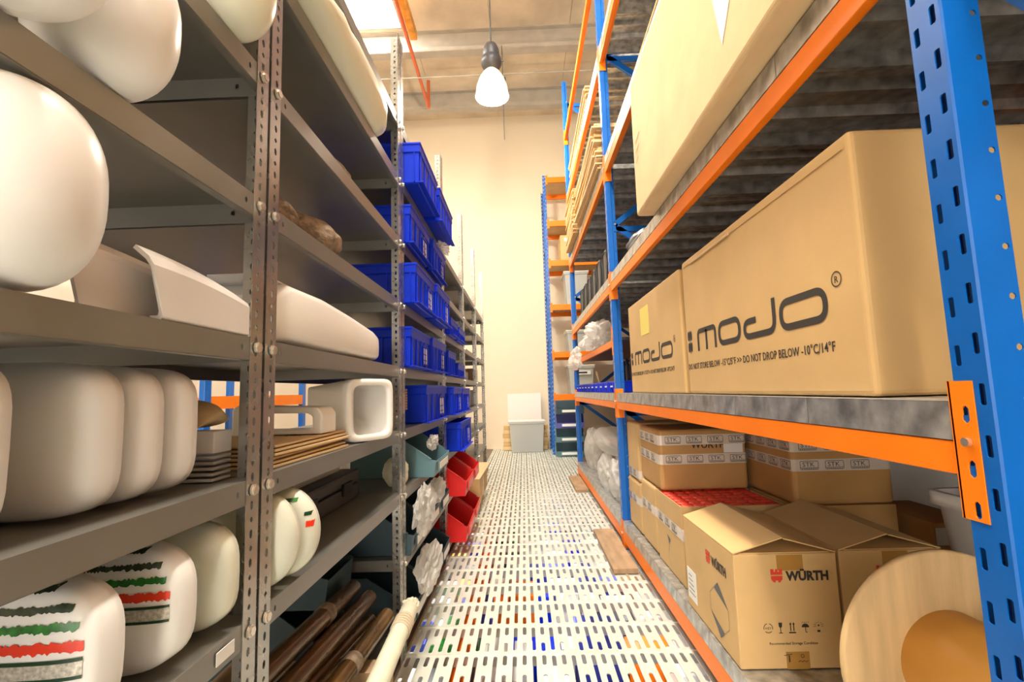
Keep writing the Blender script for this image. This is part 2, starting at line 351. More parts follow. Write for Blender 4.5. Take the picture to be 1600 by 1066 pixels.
# bell lamps
def lamp(loc, label):
    t = thing('pendant_lamp', label, 'lamp', loc, group=None)
    MB().cyl((0, 0, .12), (0, 0, ZC - loc[2] - .001), .008, 8).build('suspension_rod', 'dark', t)
    h = MB().lathe([(.02, .14), (.07, .12), (.1, .05), (.105, -.04), (.105, -.06), (.125, -.065), (.125, -.14), (.10, -.19), (.06, -.22)], 32)
    h.build('ballast_housing', 'dark', t)
    MB().lathe([(.06, -.21), (.10, -.25), (.15, -.33), (.185, -.43), (.2, -.53), (.205, -.56), (.20, -.56), (.195, -.53), (.18, -.43), (.145, -.335), (.095, -.255), (.055, -.215)], 40, cap0=False, cap1=False).build('bell_shade', SHADE, t)
    MB().lathe([(.055, -.30), (.07, -.36), (.08, -.45), (.07, -.53), (.03, -.56), (.001, -.565)], 24).build('bulb', 'lampg', t)
    MB().cyl((.12, 0, -.1), (.15, 0, -.1), .012).build('clamp', 'dark', t)
SHADE = mat('ribbed_glass_shade', (.9, .85, .75), .35, trans=0, emis=0)
nt = SHADE.node_tree; bb = nt.nodes['Principled BSDF']; tl = nt.nodes.new('ShaderNodeBsdfTranslucent'); tl.inputs[0].default_value = (.95, .88, .75, 1)
mxx = nt.nodes.new('ShaderNodeMixShader'); mxx.inputs[0].default_value = .3; nt.links.new(bb.outputs[0], mxx.inputs[1]); nt.links.new(tl.outputs[0], mxx.inputs[2]); nt.links.new(mxx.outputs[0], nt.nodes['Material Output'].inputs[0])
for i, p in enumerate(LAMPS): lamp(p, ['bell shaped pendant lamp glowing at the end of the aisle', 'pendant lamp above the near racks', 'unseen pendant lamp added behind the viewer as back light'][i])

# ------------------------------------------------------------------ left slotted-angle shelving
FX, DEP, PH = -.535, .68, 2.78
LV = [.10, .40, .685, .945, 1.222, 1.515, 1.80, 2.09, 2.37]
def angle_post(sx, sy):
    """L post with its corner at the origin, flanges 44 mm along sx*X and sy*Y, real slots"""
    mb = MB(); P = .0525; n = int(PH / P); vs = []
    vs = [PH * k / (2 * n) for k in range(2 * n + 1)]
    def hole(i, j):
        c = (vs[j] + vs[j + 1]) / 2
        return (.025, c, .0048, .0085, .004) if j % 2 else (.025, c, .0048, .005, .0035)
    if sy > 0: mb.perf((0, 0, 0), (0, 1, 0), (0, 0, 1), [0, .044], vs, hole, .0018 * (1 if sx > 0 else -1))
    else: mb.perf((0, 0, 0), (0, -1, 0), (0, 0, 1), [0, .044], vs, hole, -.0018 * (1 if sx > 0 else -1))
    if sx > 0: mb.perf((0, 0, 0), (1, 0, 0), (0, 0, 1), [0, .044], vs, hole, -.0018 * (1 if sy > 0 else -1))
    else: mb.perf((0, 0, 0), (-1, 0, 0), (0, 0, 1), [0, .044], vs, hole, .0018 * (1 if sy > 0 else -1))
    return mb
def lip(mb, o, u, L):
    mb.perf(o, u, (0, 0, 1), [0, .09, L - .09, L], [-.045, 0], lambda i, j: None if i == 1 else ((.066 if i == 0 else L - .066), -.022, .004, .006, .003), .0012)
def shelf_mb(L):
    mb = MB(); d = DEP - .004
    mb.box(-d, -.002, .002, L - .002, -.0015, 0)
    lip(mb, (-.002, .002, 0), (0, 1, 0), L - .004); lip(mb, (-d, L - .002, 0), (0, -1, 0), L - .004)
    lip(mb, (-.002, L - .002, 0), (-1, 0, 0), d - .002); lip(mb, (-d, .002, 0), (1, 0, 0), d - .002)
    mb.box(-.018, -.002, .002, L - .002, -.0465, -.045).box(-d, -d + .016, .002, L - .002, -.0465, -.045)
    return mb
posts = {}
UL = 1.128
def unit(y0, label, levels):
    t = thing('shelving_unit', label, 'shelving', (FX, y0, 0), 0, 'slotted angle shelving units along the left side')
    for (px, sx) in ((.0, -1), (-DEP, 1)):
        for (py, sy) in ((.004, 1), (UL - .004, -1)):
            if (sx, sy) in posts:
                o = bpy.data.objects.new('post', posts[(sx, sy)]); C.objects.link(o); o.parent = t
            else:
                o = angle_post(sx, sy).build('post', 'galv', t); posts[(sx, sy)] = o.data
            o.location = (px + (.0012 if sx < 0 else -.0012), py, 0)
    for k, z in enumerate(levels):
        if 'sh' in posts:
            o = bpy.data.objects.new('shelf', posts['sh']); C.objects.link(o); o.parent = t
        else:
            o = shelf_mb(UL - .008).build('shelf', 'grey', t); posts['sh'] = o.data
        o.location = (0, .004, z)
        for py in (.029, UL - .029):
            if 'bo' in posts:
                b = bpy.data.objects.new('bolt', posts['bo']); C.objects.link(b); b.parent = t
            else:
                b = hexbolt(MB(), (0, 0, 0), (1, 0, 0)).build('bolt', 'bolt', t); posts['bo'] = b.data
            b.location = (.003, py, z - .020)
    return t
UY = [-.158 + UL * k for k in range(6)]
ulab = ['grey slotted angle shelving unit nearest the viewer, full of white rounded shells', 'second grey shelving unit from the viewer, holding white tube and long rolls', 'third grey shelving unit, filled with bright blue crates', 'fourth grey shelving unit, with red picking bins near the floor', 'fifth grey shelving unit, with a carton on its lowest shelf', 'sixth grey shelving unit, the far end one by the cream wall']
UNITS = []
for k in range(6):
    lv = list(LV)
    if k == 1: lv = [z for z in LV if z not in (.40,)]
    if k >= 3: lv = [z for z in LV if z < 2.3]
    if k >= 5: lv = [z for z in LV if z < 2.3]
    unit(UY[k], ulab[k], lv)

# ------------------------------------------------------------------ right pallet racking
RX, RD = .655, 1.0
upm = {}
def upright_mb(h, front):
    """omega section, front face looks to -X; built at origin (front face x=0, y -.03..+.03)"""
    mb = MB(); P = .0735; n = int(h / P); vs = [h * k / n for k in range(n + 1)]
    mb.perf((0, .028, 0), (0, -1, 0), (0, 0, 1), [0, .028, .056], vs, lambda i, j: ((.0125 if i == 0 else .0435), (vs[j] + vs[j + 1]) / 2 + (.008 if i else -.008), .0052, .0155, .002), -.002)
    for s in (-1, 1):
        mb.prism([(0, s * .028), (.003, s * .0305), (.036, s * .0305), (.040, s * .026), (.040, s * .024), (.036, s * .0285), (.003, s * .0285), (.002, s * .026)], 2, 0, h)
        us = [.038, .062]; o = (0, s * .0255, 0)
        mb.perf(o, (1, 0, 0), (0, 0, 1), us, vs, lambda i, j: (.052, (vs[j] + vs[j + 1]) / 2, .0048, .0048, .0028), .002 * (-1 if s < 0 else 1))
    return mb
def frame(y, t, h, name='upright'):
    for x, m in ((RX, 1), (RX + RD, -1)):
        key = (h, m)
        if key not in upm:
            mb = upright_mb(h, m); o = mb.build('upright', 'blue', t); upm[key] = o.data
        else: o = bpy.data.objects.new('upright', upm[key]); C.objects.link(o); o.parent = t
        o.location = (x, y, 0)
        if m < 0: o.rotation_euler = (0, 0, PI)
        MB().box(-.01, .09, -.05, .05, 0, .006).build('foot_plate', 'blue', t, (x if m > 0 else x - .08, y, 0))
    z0 = -.4 if y > 1 else -.9; k = 0; x0, x1 = RX + .052, RX + RD - .05
    while z0 < h - 1.45:
        for (a, b) in (((x0, z0), (x1, z0 + .675)), ((x1, z0 + .675), (x0, z0 + 1.35))):
            if min(a[1], b[1]) < 0: continue
            A = Vector((a[0], y, a[1])); d = Vector((b[0], y, b[1])) - A; q = d.to_track_quat('X', 'Z').to_matrix().to_4x4(); q.translation = A
            MB().box(0, d.length, -.013, .013, -.02, .02, q).build('brace', 'blue', t)
        zz = z0 + 1.35
        MB().box(x0, x1, y - .013, y + .013, zz - .05, zz - .012).build('brace', 'blue', t)
        MB().cyl((x0 + .003, y - .034, zz), (x0 + .003, y - .024, zz), .008).build('bolt', 'bolt', t)
        z0 += 1.35
RY = [.72, 3.46, 6.2]
def conn_mb(s):
    mb = MB(); mb.box(-.003, 0, 0, .034, -.07, .135)
    # flange on post face with teardrop studs
    mb.box(-.003, .03, .034 - .003, .034, -.07, .135) if False else None
    return mb
def rack_beam(t, x, y0, y1, zb, side, hf=.05):
    """step beam with its bottom at zb; end connectors hooked on the uprights"""
    s = -1 if side == 'front' else 1
    f = x - .004 * 0
    # step beam: low front face, raised back; the deck pans sit on the step
    prof = [(0, 0), (.022, 0), (.022, .02), (.045, .02), (.045, hf), (0, hf)] if side == 'front' else [(0, 0), (.045, 0), (.045, hf + .035), (.03, hf + .035), (.03, hf), (0, hf)]
    mb = MB().prism([(a, b) for a, b in prof], 1, y0 + .033, y1 - .033)
    o = mb.build('beam', 'orange', t, (x, 0, zb), bevel=.002)
    for yy, d in ((y0 + .033, -1), (y1 - .033, 1)):
        c = MB(); px = -.0035 if side == 'front' else .045 + .0005
        if side == 'front':
            us = sorted([0, d * .033, d * .05]) if False else None
        e0, e1 = (yy - .036, yy + .006) if d < 0 else (yy - .006, yy + .036)
        vs = [-.062, -.030, -.002, .028, .075, .110, .142]
        cy = (yy - .02) if d < 0 else (yy + .02)
        c.perf((px, e1, 0), (0, -1, 0), (0, 0, 1), [0, e1 - e0], vs, lambda i, j: None if j % 2 else (e1 - cy, (vs[j] + vs[j + 1]) / 2, .0058, .0125, .004), -.003)
        c.box(px + .0, px + .05, yy - .0015 + (.003 if d < 0 else -.003), yy + .0015 + (.003 if d < 0 else -.003), -.062, .142)
        cn = c.build('connector_plate', 'orange', o)
        MB().cyl((px - .001, cy, .052), (px - .007, cy, .052), .0065).build('connector_pin', 'bolt', o) if side == 'front' else None
    return o
dk = {}
def deck_mb(w, d=RD):
    """galvanised steel deck pan: flat top, folded front lip, stiffening ribs below"""
    mb = MB()
    mb.box(0, d, .0015, w - .0015, -.0015, 0)
    mb.box(0, .0015, .0015, w - .0015, -.058, 0).box(d - .0015, d, .0015, w - .0015, -.058, 0)
    mb.box(0, .02, .0015, w - .0015, -.0595, -.058)
    for y in (.0015, w - .003): mb.box(0.002, d - .002, y, y + .0015, -.05, -.0015)
    for y in (w * .33, w * .66): mb.prism([(y - .02, -.001), (y - .01, -.03), (y + .01, -.03), (y + .02, -.001)], 0, .03, d - .03)
    for y in (.0015, w - .0145): mb.box(.03, d - .03, y, y + .013, -.052, -.05)
    return mb
def level(t, y0, y1, zb, n=7, deck=True):
    hf = .08 if zb < .2 else (.05 if zb < 1 else .058)
    rack_beam(t, RX + .002, y0, y1, zb, 'front', hf); rack_beam(t, RX + RD - .047, y0, y1, zb, 'rear', hf)
    if deck:
        w = (y1 - y0 - .07) / n
        for k in range(n):
            key = round(w, 4)
            if key not in dk: o = deck_mb(w, RD - .02).build('deck_panel', 'deck', t); dk[key] = o.data
            else: o = bpy.data.objects.new('deck_panel', dk[key]); C.objects.link(o); o.parent = t
            o.location = (RX + .001, y0 + .035 + w * k, zb + hf + .0615)
t = thing('pallet_rack', 'tall blue and orange pallet racking with steel decks along the right side', 'racking', (0, 0, 0))
RH = 5.3
for y in [RY[0] - 2.74] + RY: frame(y, t, RH)
ZB = [.048, .953, 1.80, 2.69, 3.57, 4.45]
for i in range(2):
    for zb in ZB:
        level(t, RY[i], RY[i + 1], zb, deck=zb < 4)
for zb in (1.80, 2.69): level(t, RY[0] - 2.74, RY[0], zb)  # unseen bay added to keep high light off the carton fronts
rack_beam(t, RX + .002, RY[1], RY[2], 1.40, 'front'); rack_beam(t, RX + RD - .047, RY[1], RY[2], 1.40, 'rear')
MB().box(RX + .03, RX + RD - .03, RY[1] + .04, RY[2] - .04, 1.452, 1.47).build('shelf_board', 'dark', t)
# second rack standing behind it, back to back
t = thing('pallet_rack', 'second pallet racking standing back to back behind the first, in shade', 'racking', (1.12, 0, 0))
for y in RY: frame(y, t, RH)
for i in range(2):
    for zb in ZB[:4]: level(t, RY[i], RY[i + 1], zb)

# ------------------------------------------------------------------ white moulded shells on the near left unit
def shell_mb(rx, rz, D, e=.55, p=3.2, n=48, lip_=.0, x0=0, z0=0):
    """domed shell: front (towards -Y) at y=0, opening rim at y=D; centred on x0,z0"""
    mb = MB(); rs = []
    for rho in (.02, .15, .3, .45, .6, .7, .78, .85, .9, .94, .97, .99, 1.0):
        y = D * (1 - max(0, 1 - rho ** p) ** (1 / p)); rs.append(sqring(rx * rho, rz * rho, y, e, n, x0, z0))
    rs.append(sqring(rx * 1.0, rz * 1.0, D * 1.25, e, n, x0, z0)); rs.append(sqring(rx * .955, rz * .93, D * 1.25, e, n, x0, z0)); rs.append(sqring(rx * .94, rz * .91, D * .6, e, n, x0, z0)); rs.append(sqring(rx * .7, rz * .7, D * .35, e, n, x0, z0)); rs.append(sqring(rx * .05, rz * .05, D * .25, e, n, x0, z0))
    return mb.rings(rs)
def surf(x, z, rx, rz, D, e, p):
    q = 2 / e; rho = (abs(x / rx) ** q + abs(z / rz) ** q) ** (1 / q); rho = min(rho, .999)
    return D * (1 - (1 - rho ** p) ** (1 / p)) - .0015
def stripe(mb, xa, xb, za, zb, S, jag=0, slant=0, n=40, seed=0):
    r = random.Random(seed); top = []; bot = []
    for k in range(n + 1):
        x = xa + (xb - xa) * k / n; o = slant * (x - xa)
        z1 = zb + o + (r.random() - .5) * jag; z0 = za + o + (r.random() - .5) * jag
        m = 3
        top.append((x, z1)); bot.append((x, z0))
    vs = []; R_ = 4
    for j in range(R_ + 1):
        for k in range(n + 1):
            x = bot[k][0]; z = bot[k][1] + (top[k][1] - bot[k][1]) * j / R_
            vs.append((x, surf(x, z, *S), z))
    mb.add(vs, [(j * (n + 1) + k, j * (n + 1) + k + 1, (j + 1) * (n + 1) + k + 1, (j + 1) * (n + 1) + k) for j in range(R_) for k in range(n)], True)
    return mb
G = 'white moulded shells lined up on the near shelf'
def shell(name, label, x_right, y, z_shelf, h, rx, D, e=.55, p=3.2, m='white', striped=None, group=None, cat='shell', k=1):
    rz = h / 2; t = thing(name, label, cat, (x_right - rx, y, z_shelf + rz + .002), 0, group)
    shell_mb(rx, rz, D, e, p).build('body', m, t)
    if striped is not None:
        S = (rx, rz, D, e, p); a, b = -rx * .85, rx * k
        def st(z0, z1, m, f=1, jg=.004, sd=0): stripe(MB(), a, b * f, rz * z0, rz * z1, S, jg, .012, 110, seed=striped + sd).build('stripe', m, t)
        st(.84, .90, 'olive', .72, .002); st(.62, .70, 'olive', .90, sd=1); st(.40, .50, 'green', .96, sd=2); st(.16, .28, 'redv', 1, sd=3)
        st(.045, .085, 'dgreen', 1, 0); st(-.12, .04, 'silver', 1, 0); st(-.165, -.125, 'dgreen', 1, 0)
        fr = MB(); xa = -rx * .3; stripe(fr, xa, b * .45, -rz * .30, -rz * .27, S)
        for q in range(8): stripe(fr, b * .45 - q * .0022, b * .45 - q * .0022 + .0035, -rz * (.35 + q * .07), -rz * (.27 + q * .07), S, n=2)
        fr.build('decal_outline', 'ink', t)
        stripe(MB(), xa, b * .25, -rz * .48, -rz * .38, S).build('decal_bar', 'ink', t)
        stripe(MB(), xa, b * .22, -rz * .46, -rz * .40, (rx, rz, D, e, p)).build('decal_bar', 'redv', t).location = (0, -.0006, 0)
    return t
z = LV[3]
for i, (xr, y, l) in enumerate([(-.56, .445, 'white rounded shell on the middle near shelf, cut by the left frame edge'), (-.56, .593, 'large white rounded shell on the middle near shelf, the widest one shown'), (-.56, .668, 'white rounded shell on the middle near shelf, between two others of its kind'), (-.56, .745, 'white rounded shell on the middle near shelf, hindmost of its row beside the tray pile')]):
    shell('moulded_shell', l, xr, y, z, .213, .20, .056, .42, 3.0, group=G)
z = LV[2]
for i, (xr, y, l, st, D, k) in enumerate([(-.53, .59, 'white shell with red and green stripes, lowest left corner of the photo', 11, .046, .93), (-.53, .733, 'white shell with red and green rough stripes, beside the plain round shell', 31, .042, .93), (-.53, .838, 'plain cream round shell on the lower near shelf, right next to the slotted post', None, .050, 1)]):
    shell('moulded_shell', l, xr, y, z, .197 if st else .20, .17, D, .58, 4.5 if st else 2.6, 'white' if st else 'cream', st, 'white moulded shells on the lower near shelf', k=k)
shell('moulded_shell', 'plain cream disc-shaped shell right of the near post, front one', -.503, 1.03, LV[2], .212, .10, .042, .95, 2.4, 'cream', group='disc shells behind the near post')
s2 = shell('moulded_shell', 'disc-shaped shell with green and red edge, behind the plain disc shell', -.490, 1.10, LV[2], .207, .10, .046, .95, 2.4, 'cream', group='disc shells behind the near post')
S2 = (.10, .1035, .046, .95, 2.4)
stripe(MB(), .03, .06, .072, .080, S2).build('stripe', 'green', s2); stripe(MB(), .083, .096, .015, .028, S2, .003).build('stripe', 'redv', s2); stripe(MB(), .078, .09, .04, .048, S2).build('stripe', 'dgreen', s2)
def egg(name, label, c, r, m='white', group=None):
    t = thing(name, label, 'tank', (c[0], c[1], c[2] - r[2]), 0, group)
    rs = []
    for k in range(1, 24):
        a = PI * k / 24; rs.append([Vector((r[0] * math.sin(a) ** .8 * math.cos(2 * PI * j / 40), r[1] * math.sin(a) ** .8 * math.sin(2 * PI * j / 40), r[2] - r[2] * math.copysign(abs(math.cos(a)) ** .85, math.cos(a)))) for j in range(40)])
    MB().rings(rs).build('body', m, t)
    return t
egg('moulded_tank', 'big white egg-shaped tank on the left, standing before the white channel strips', (-.578, .50, 1.348), (.095, .09, .121))
egg('moulded_tank', 'white drum-like tank behind another on the upper left shelf, its full belly visible', (-.560, .595, 1.625), (.093, .075, .107), group='white tanks on the upper left shelf')
egg('moulded_tank', 'white tank in the top left corner, mostly out of the frame', (-.515, .445, 1.612), (.088, .072, .094), group='white tanks on the upper left shelf')
tk = egg('moulded_tank', 'white tank with a printed paper label, touching the top of the near post', (-.545, .835, 1.898), (.085, .08, .097), 'cream')
# label wrapped on the tank
lm = MB(); vs = []
for j in range(5):
    for k in range(13):
        a = -PI / 2 - .62 + 1.25 * k / 12; zz = .088 + .012 * j - (k - 6) * .0012
        a_ = math.acos(max(-1, min(1, (.097 - zz) / .097))); s_ = abs(math.sin(a_)) ** .85 + .012
        vs.append(((.0865) * s_ * math.cos(a), (.0815) * s_ * math.sin(a), zz))
lm.add(vs, [(j * 13 + k, j * 13 + k + 1, (j + 1) * 13 + k + 1, (j + 1) * 13 + k) for j in range(4) for k in range(12)], True); lm.build('paper_label', 'paper', tk)
textmesh('printed_text', '588 312 904', .0095, 'ink', tk, face_mtx((-.03, -.0835, .094), (1, .12, -.1), (0, 0, 1)), ext=.0003)
# white channel strips
def channel(label, y0, x):
    t = thing('channel_strip', label, 'channel', (x, y0, LV[4] + .001), 0, 'white channel strips on the eye-level shelf')
    prof = [(-.002, .105), (.012, .09), (.016, .078), (.016, .004), (.012, 0), (-.004, 0), (-.004, .006), (.008, .006), (.010, .012), (.010, .076), (.006, .086), (-.008, .101)]
    L = .27 if y0 < .65 else .225
    mb = MB(); n = 10; rs = []
    for k in range(n + 1):
        f = k / n; s_ = 1 - .28 * f * f
        rs.append([Vector((px, L * f - .035 * (pz / .105) ** 1.5 * (1 - f), pz * s_)) for px, pz in prof])
    mb.rings(rs, smooth=False); mb.build('body', 'greywhite', t, bevel=.001)
channel('white moulded channel strip with a flared end, the one nearer the egg-shaped tank', .60, -.590)
channel('white moulded channel strip with a flared end, the one against the near post', .695, -.552)
def loft(mb, secs, n=28):
    return mb.rings([[Vector((cx + rx * sup(2 * PI * k / n, e)[0], y, cz + rz * sup(2 * PI * k / n, e)[1])) for k in range(n)] for y, cx, cz, rx, rz, e in secs])
def lofted(name, label, cat, secs, m, group=None, subs=()):
    y0, cx0 = secs[0][0], secs[0][1]; zmin = min(s[2] - s[4] for s in secs)
    t = thing(name, label, cat, (cx0, y0, zmin), 0, group)
    loft(MB(), [(y - y0, cx - cx0, cz - zmin, rx, rz, e) for y, cx, cz, rx, rz, e in secs]).build('body', m, t); return t
tk = lofted('side_pod', 'large translucent cream curved moulding on the top left shelf', 'moulding', [(1.045, -0.572, 2.105, 0.04, 0.009, 0.6), (1.07, -0.572, 2.1162, 0.09, 0.0202, 0.6), (1.16, -0.582, 2.1363, 0.11, 0.0403, 0.6), (1.25, -0.592, 2.1542, 0.12, 0.0582, 0.65), (1.31, -0.597, 2.1565, 0.122, 0.0605, 0.7), (1.39, -0.597, 2.1688, 0.122, 0.0728, 0.75), (1.5, -0.597, 2.1755, 0.12, 0.0795, 0.8), (1.61, -0.592, 2.1778, 0.115, 0.0818, 0.8), (1.7, -0.582, 2.1733, 0.1, 0.0773, 0.8), (1.76, -0.572, 2.1616, 0.07, 0.0616, 0.8), (1.785, -0.572, 2.1524, 0.02, 0.0224, 0.8)], 'cream')
tk = lofted('fairing', 'white angular moulded fairing lying on the eye-level shelf behind the near post', 'moulding', [(1.05, -.66, 1.28, .10, .055, .3), (1.10, -.66, 1.30, .12, .072, .3), (1.30, -.66, 1.300, .12, .075, .3), (1.5, -.655, 1.292, .12, .066, .3), (1.72, -.645, 1.282, .11, .056, .35), (1.78, -.64, 1.278, .10, .05, .4), (1.80, -.64, 1.275, .07, .03, .4)], 'white')
MB().hexa([(-.06, .02, .145), (.10, .02, .145), (.10, .42, .125), (-.06, .42, .125)], [(-.06, .0, .162), (.07, .0, .162), (.075, .42, .150), (-.06, .42, .150)]).build('folded_flange', 'greywhite', tk, bevel=.006)
MB().box(.02, .03, .08, .40, .145, .170).build('rib', 'white', tk, bevel=.004)
# square duct moulding with open mouth
t = thing('square_duct', 'white tapered square duct moulding with its open mouth facing the aisle', 'moulding', (-.515, 1.62, LV[3] + .003), math.atan2(.5, -.85))
mb = MB()
def sq(x, ry, rz_, cz, e=.3, n=32): return [Vector((x, ry * sup(2 * PI * k / n, e)[0], cz + rz_ * sup(2 * PI * k / n, e)[1])) for k in range(n)]
mb.rings([sq(0, .078, .082, .105), sq(0, .096, .102, .105), sq(.008, .102, .104, .105), sq(.03, .102, .104, .105), sq(.045, .095, .099, .108), sq(.30, .035, .04, .15), sq(.34, .004, .004, .165), sq(.335, .003, .003, .165), sq(.29, .03, .035, .15), sq(.04, .085, .09, .107), sq(.02, .079, .083, .105)], False, False, closed=True)
mb.build('body', 'white', t)
t = thing('handle_moulding', 'low white arched moulding beneath the tip of the square duct', 'moulding', (-.70, 1.35, LV[3] + .052))
mb = MB(); pr = [(-.13, 0), (.13, 0), (.13, .055), (.115, .075), (-.115, .085), (-.13, .075)]; inn = [(-.10, .012), (.10, .012), (.10, .05), (.085, .058), (-.09, .062), (-.10, .055)]
vs = [(x, y, z_) for y in (0, .1) for x, z_ in pr + inn]
fs = []
for k in range(6):
    k2 = (k + 1) % 6; fs += [(k, k2, k2 + 6, k + 6), (k + 12, k + 18, k2 + 18, k2 + 12), (k, k + 12, k2 + 12, k2), (k + 6, k2 + 6, k2 + 18, k + 18)]
mb.add(vs, fs); mb.build('body', 'white', t, bevel=.005)
for k in range(6):
    o = MB().box(-.34, 0, 0, .44, 0, .005).build('card_sheet', 'card3', None, (-.556 - .003 * (k % 3), 1.05 + .006 * k, LV[3] + .002 + .0085 * k)); o.rotation_euler = (0, 0, .02 * (k % 3 - 1))
    tag(o, 'topmost beige card sheet of the fanned pile, with a printed stamp' if k == 5 else 'beige card sheet inside the fanned pile before the square duct', 'sheet', 'beige card sheets in the fanned pile')
    if k == 5:
        mt = face_mtx((-.11, .30, .0055), (.3, -1, 0), (1, .3, 0)); s_ = MB(); stroke(s_, [(0, 0), (.06, 0), (.06, .035), (0, .035)], .003, mt, True)
        for q in range(4): poly(s_, [(.006 + q * .012, .006), (.013 + q * .012, .006), (.015 + q * .012, .028), (.008 + q * .012, .022)], mt)
        s_.build('stamp', 'ink', o)
# near unit, right end of the middle shelf: pile of grey trays under a brown curved panel
for k in range(6):
    o = MB().box(-.30, 0, 0, .056, 0, .006 if k < 5 else .042).build('flat_tray', 'lightgrey' if k < 5 else 'greywhite', None, (-.588, .904, LV[3] + .002 + .0105 * k), bevel=.002)
    tag(o, 'thin grey tray in the pile beside the near post' if k < 5 else 'thick pale grey tray on top of the pile beside the near post', 'tray', 'grey trays piled beside the near post')
lofted('curved_panel', 'tan curved panel lying on the grey tray pile by the near post', 'panel', [(.906, -.72, LV[3] + .104, .10, .005, .7), (.912, -.72, LV[3] + .118, .12, .018, .8), (.93, -.70, LV[3] + .13, .11, .030, .9), (.95, -.69, LV[3] + .118, .10, .018, .9), (.96, -.69, LV[3] + .104, .06, .004, .9)], 'card3')

# ------------------------------------------------------------------ generic goods
def blob(name, label, cat, c, r, seed, m='film', group=None, amp=.28, freq=3.0, sub=5, rz=0, sharp=1):
    import bmesh
    bm = bmesh.new(); bmesh.ops.create_icosphere(bm, subdivisions=sub, radius=1)
    zmin = 9
    rg = random.Random(seed); dirs = [(Vector((rg.gauss(0, 1), rg.gauss(0, 1), rg.gauss(0, 1))).normalized(), rg.uniform(.45, 2.4) * freq * .5, rg.random()) for _ in range(14)]
    for v in bm.verts:
        p = v.co.copy(); w_ = p + .12 * Vector((noise.noise(p * 2.3), noise.noise(p * 2.3 + Vector((7, 0, 0))), noise.noise(p * 2.3 + Vector((0, 9, 0)))))
        d = 1 - amp * .5 + amp * .5 * noise.noise(p * 1.3 + Vector((seed, 0, 0)))
        for dv, f, ph in dirs: u = w_.dot(dv) * f + ph; d += amp * .33 * (abs(u - math.floor(u) - .5) * 2 - .5) / max(1, f * .8)
        v.co = Vector((p.x * r[0] * d, p.y * r[1] * d, max(-.75 * r[2], p.z * r[2] * d))); zmin = min(zmin, v.co.z)
    for v in bm.verts: v.co.z -= zmin
    me = bpy.data.meshes.new(name); bm.to_mesh(me); bm.free()
    for p in me.polygons: p.use_smooth = (m != 'film')
    me.materials.append(M[m]); o = bpy.data.objects.new(name, me); C.objects.link(o); o.location = c; o.rotation_euler = (0, 0, rz)
    return tag(o, label, cat, group)

# euro crates on the third and fourth shelving units; local +X is the face to the aisle
def crate(label, y0, z, x_front, W=.465, D=.50, H=.185, tagged=True, group=None, m='bluebin'):
    t = thing('blue_crate', label, 'crate', (x_front, y0, z), 0, group)
    mb = MB(); ti = .012
    def R(o, zz): return [Vector((-D + o, o, zz)), Vector((-o, o, zz)), Vector((-o, W - o, zz)), Vector((-D + o, W - o, zz))]
    # taper body, wide rim, base foot
    mb.rings([R(.02, .0), R(.012, .006), R(.012, .03), R(.010, H - .05), R(.004, H - .046), R(.004, H - .012), R(0, H - .010), R(0, H), R(.012, H), R(.016, H - .05), R(.02, .012)], True, True, smooth=False)
    for k in range(5):
        yy = .03 + (W - .066) * k / 4
        mb.box(-.0115, -.004, yy, yy + .006, .006, H - .046)
    for k in range(5):
        xx = -.03 - (D - .07) * k / 4
        mb.box(xx - .006, xx, .004, .0115, .006, H - .046).box(xx - .006, xx, W - .0115, W - .004, .006, H - .046)
    mb.box(-.012, .012, .002, W - .002, .0, .006)          # outward foot flange
    for k in range(4): mb.box(-.20, -.02, .03 + k * (W - .06) / 3 - .003, .03 + k * (W - .06) / 3 + .003, -.0, .004)
    mb.build('crate_body', m, t, bevel=.002)
    if tagged:
        h = MB(); h.box(-.010, -.003, W * .60, W * .60 + .004, .025, H - .07).box(-.010, -.003, W * .86, W * .86 + .004, .025, H - .07).box(-.010, -.003, W * .60, W * .86, .022, .026)
        h.prism([(W * .60, H - .07), (W * .86, H - .07), (W * .73, H - .045)], 0, -.010, -.004)
        h.build('label_holder', m, t)
        lb = MB().box(-.0105, -.0075, W * .62, W * .845, .03, H - .075).build('label_card', 'paper', t)
        for q in range(2): MB().box(-.0080, -.0068, W * .66, W * .80, .045 + q * .03, .050 + q * .03).build('printed_line', 'ink', lb)
    return t
GC = 'blue crates on the left shelves'
crate('blue crate on the top shelf left, near one of two, its ribbed underside showing', 2.15, 2.092, -.452, H=.20, tagged=False)
crate('blue crate on the top shelf left, far one of two', 2.66, 2.092, -.448, W=.50, H=.20, tagged=False)
crate('blue crate one shelf below the topmost pair, near one', 2.15, 1.802, -.50, group=GC)
crate('blue crate one shelf below the topmost pair, far one, thin bags poking out above', 2.66, 1.802, -.49, group=GC, W=.44)
crate('blue crate second shelf above eye level, near one with white tag', 2.15, 1.517, -.475, H=.19)
crate('blue crate second shelf above eye level, far one with orange-lit tag', 2.635, 1.517, -.465, H=.20)
crate('blue crate on the eye-level shelf left, nearest of its row', 2.15, 1.224, -.50, W=.44)
crate('blue crate on the eye-level shelf left, next after the nearest', 2.61, 1.224, -.49, W=.46)
crate('smaller blue crate on the eye-level shelf, third of its row', 3.32, 1.224, -.515, W=.38, H=.175, tagged=False)
crate('smallest blue crate on the eye-level shelf, farthest of its row', 3.78, 1.224, -.51, W=.42, H=.11, tagged=False)
crate('small blue crate in the fourth unit, second shelf above eye level, nearer one', 3.36, 1.517, -.50, W=.38, H=.12, tagged=False)
crate('small blue crate in the fourth unit, second shelf above eye level, farther one', 3.80, 1.517, -.50, W=.40, H=.11, tagged=False)
crate('big blue crate just below eye level beside the brown disc stack', 2.50, .947, -.505, W=.66, H=.20)
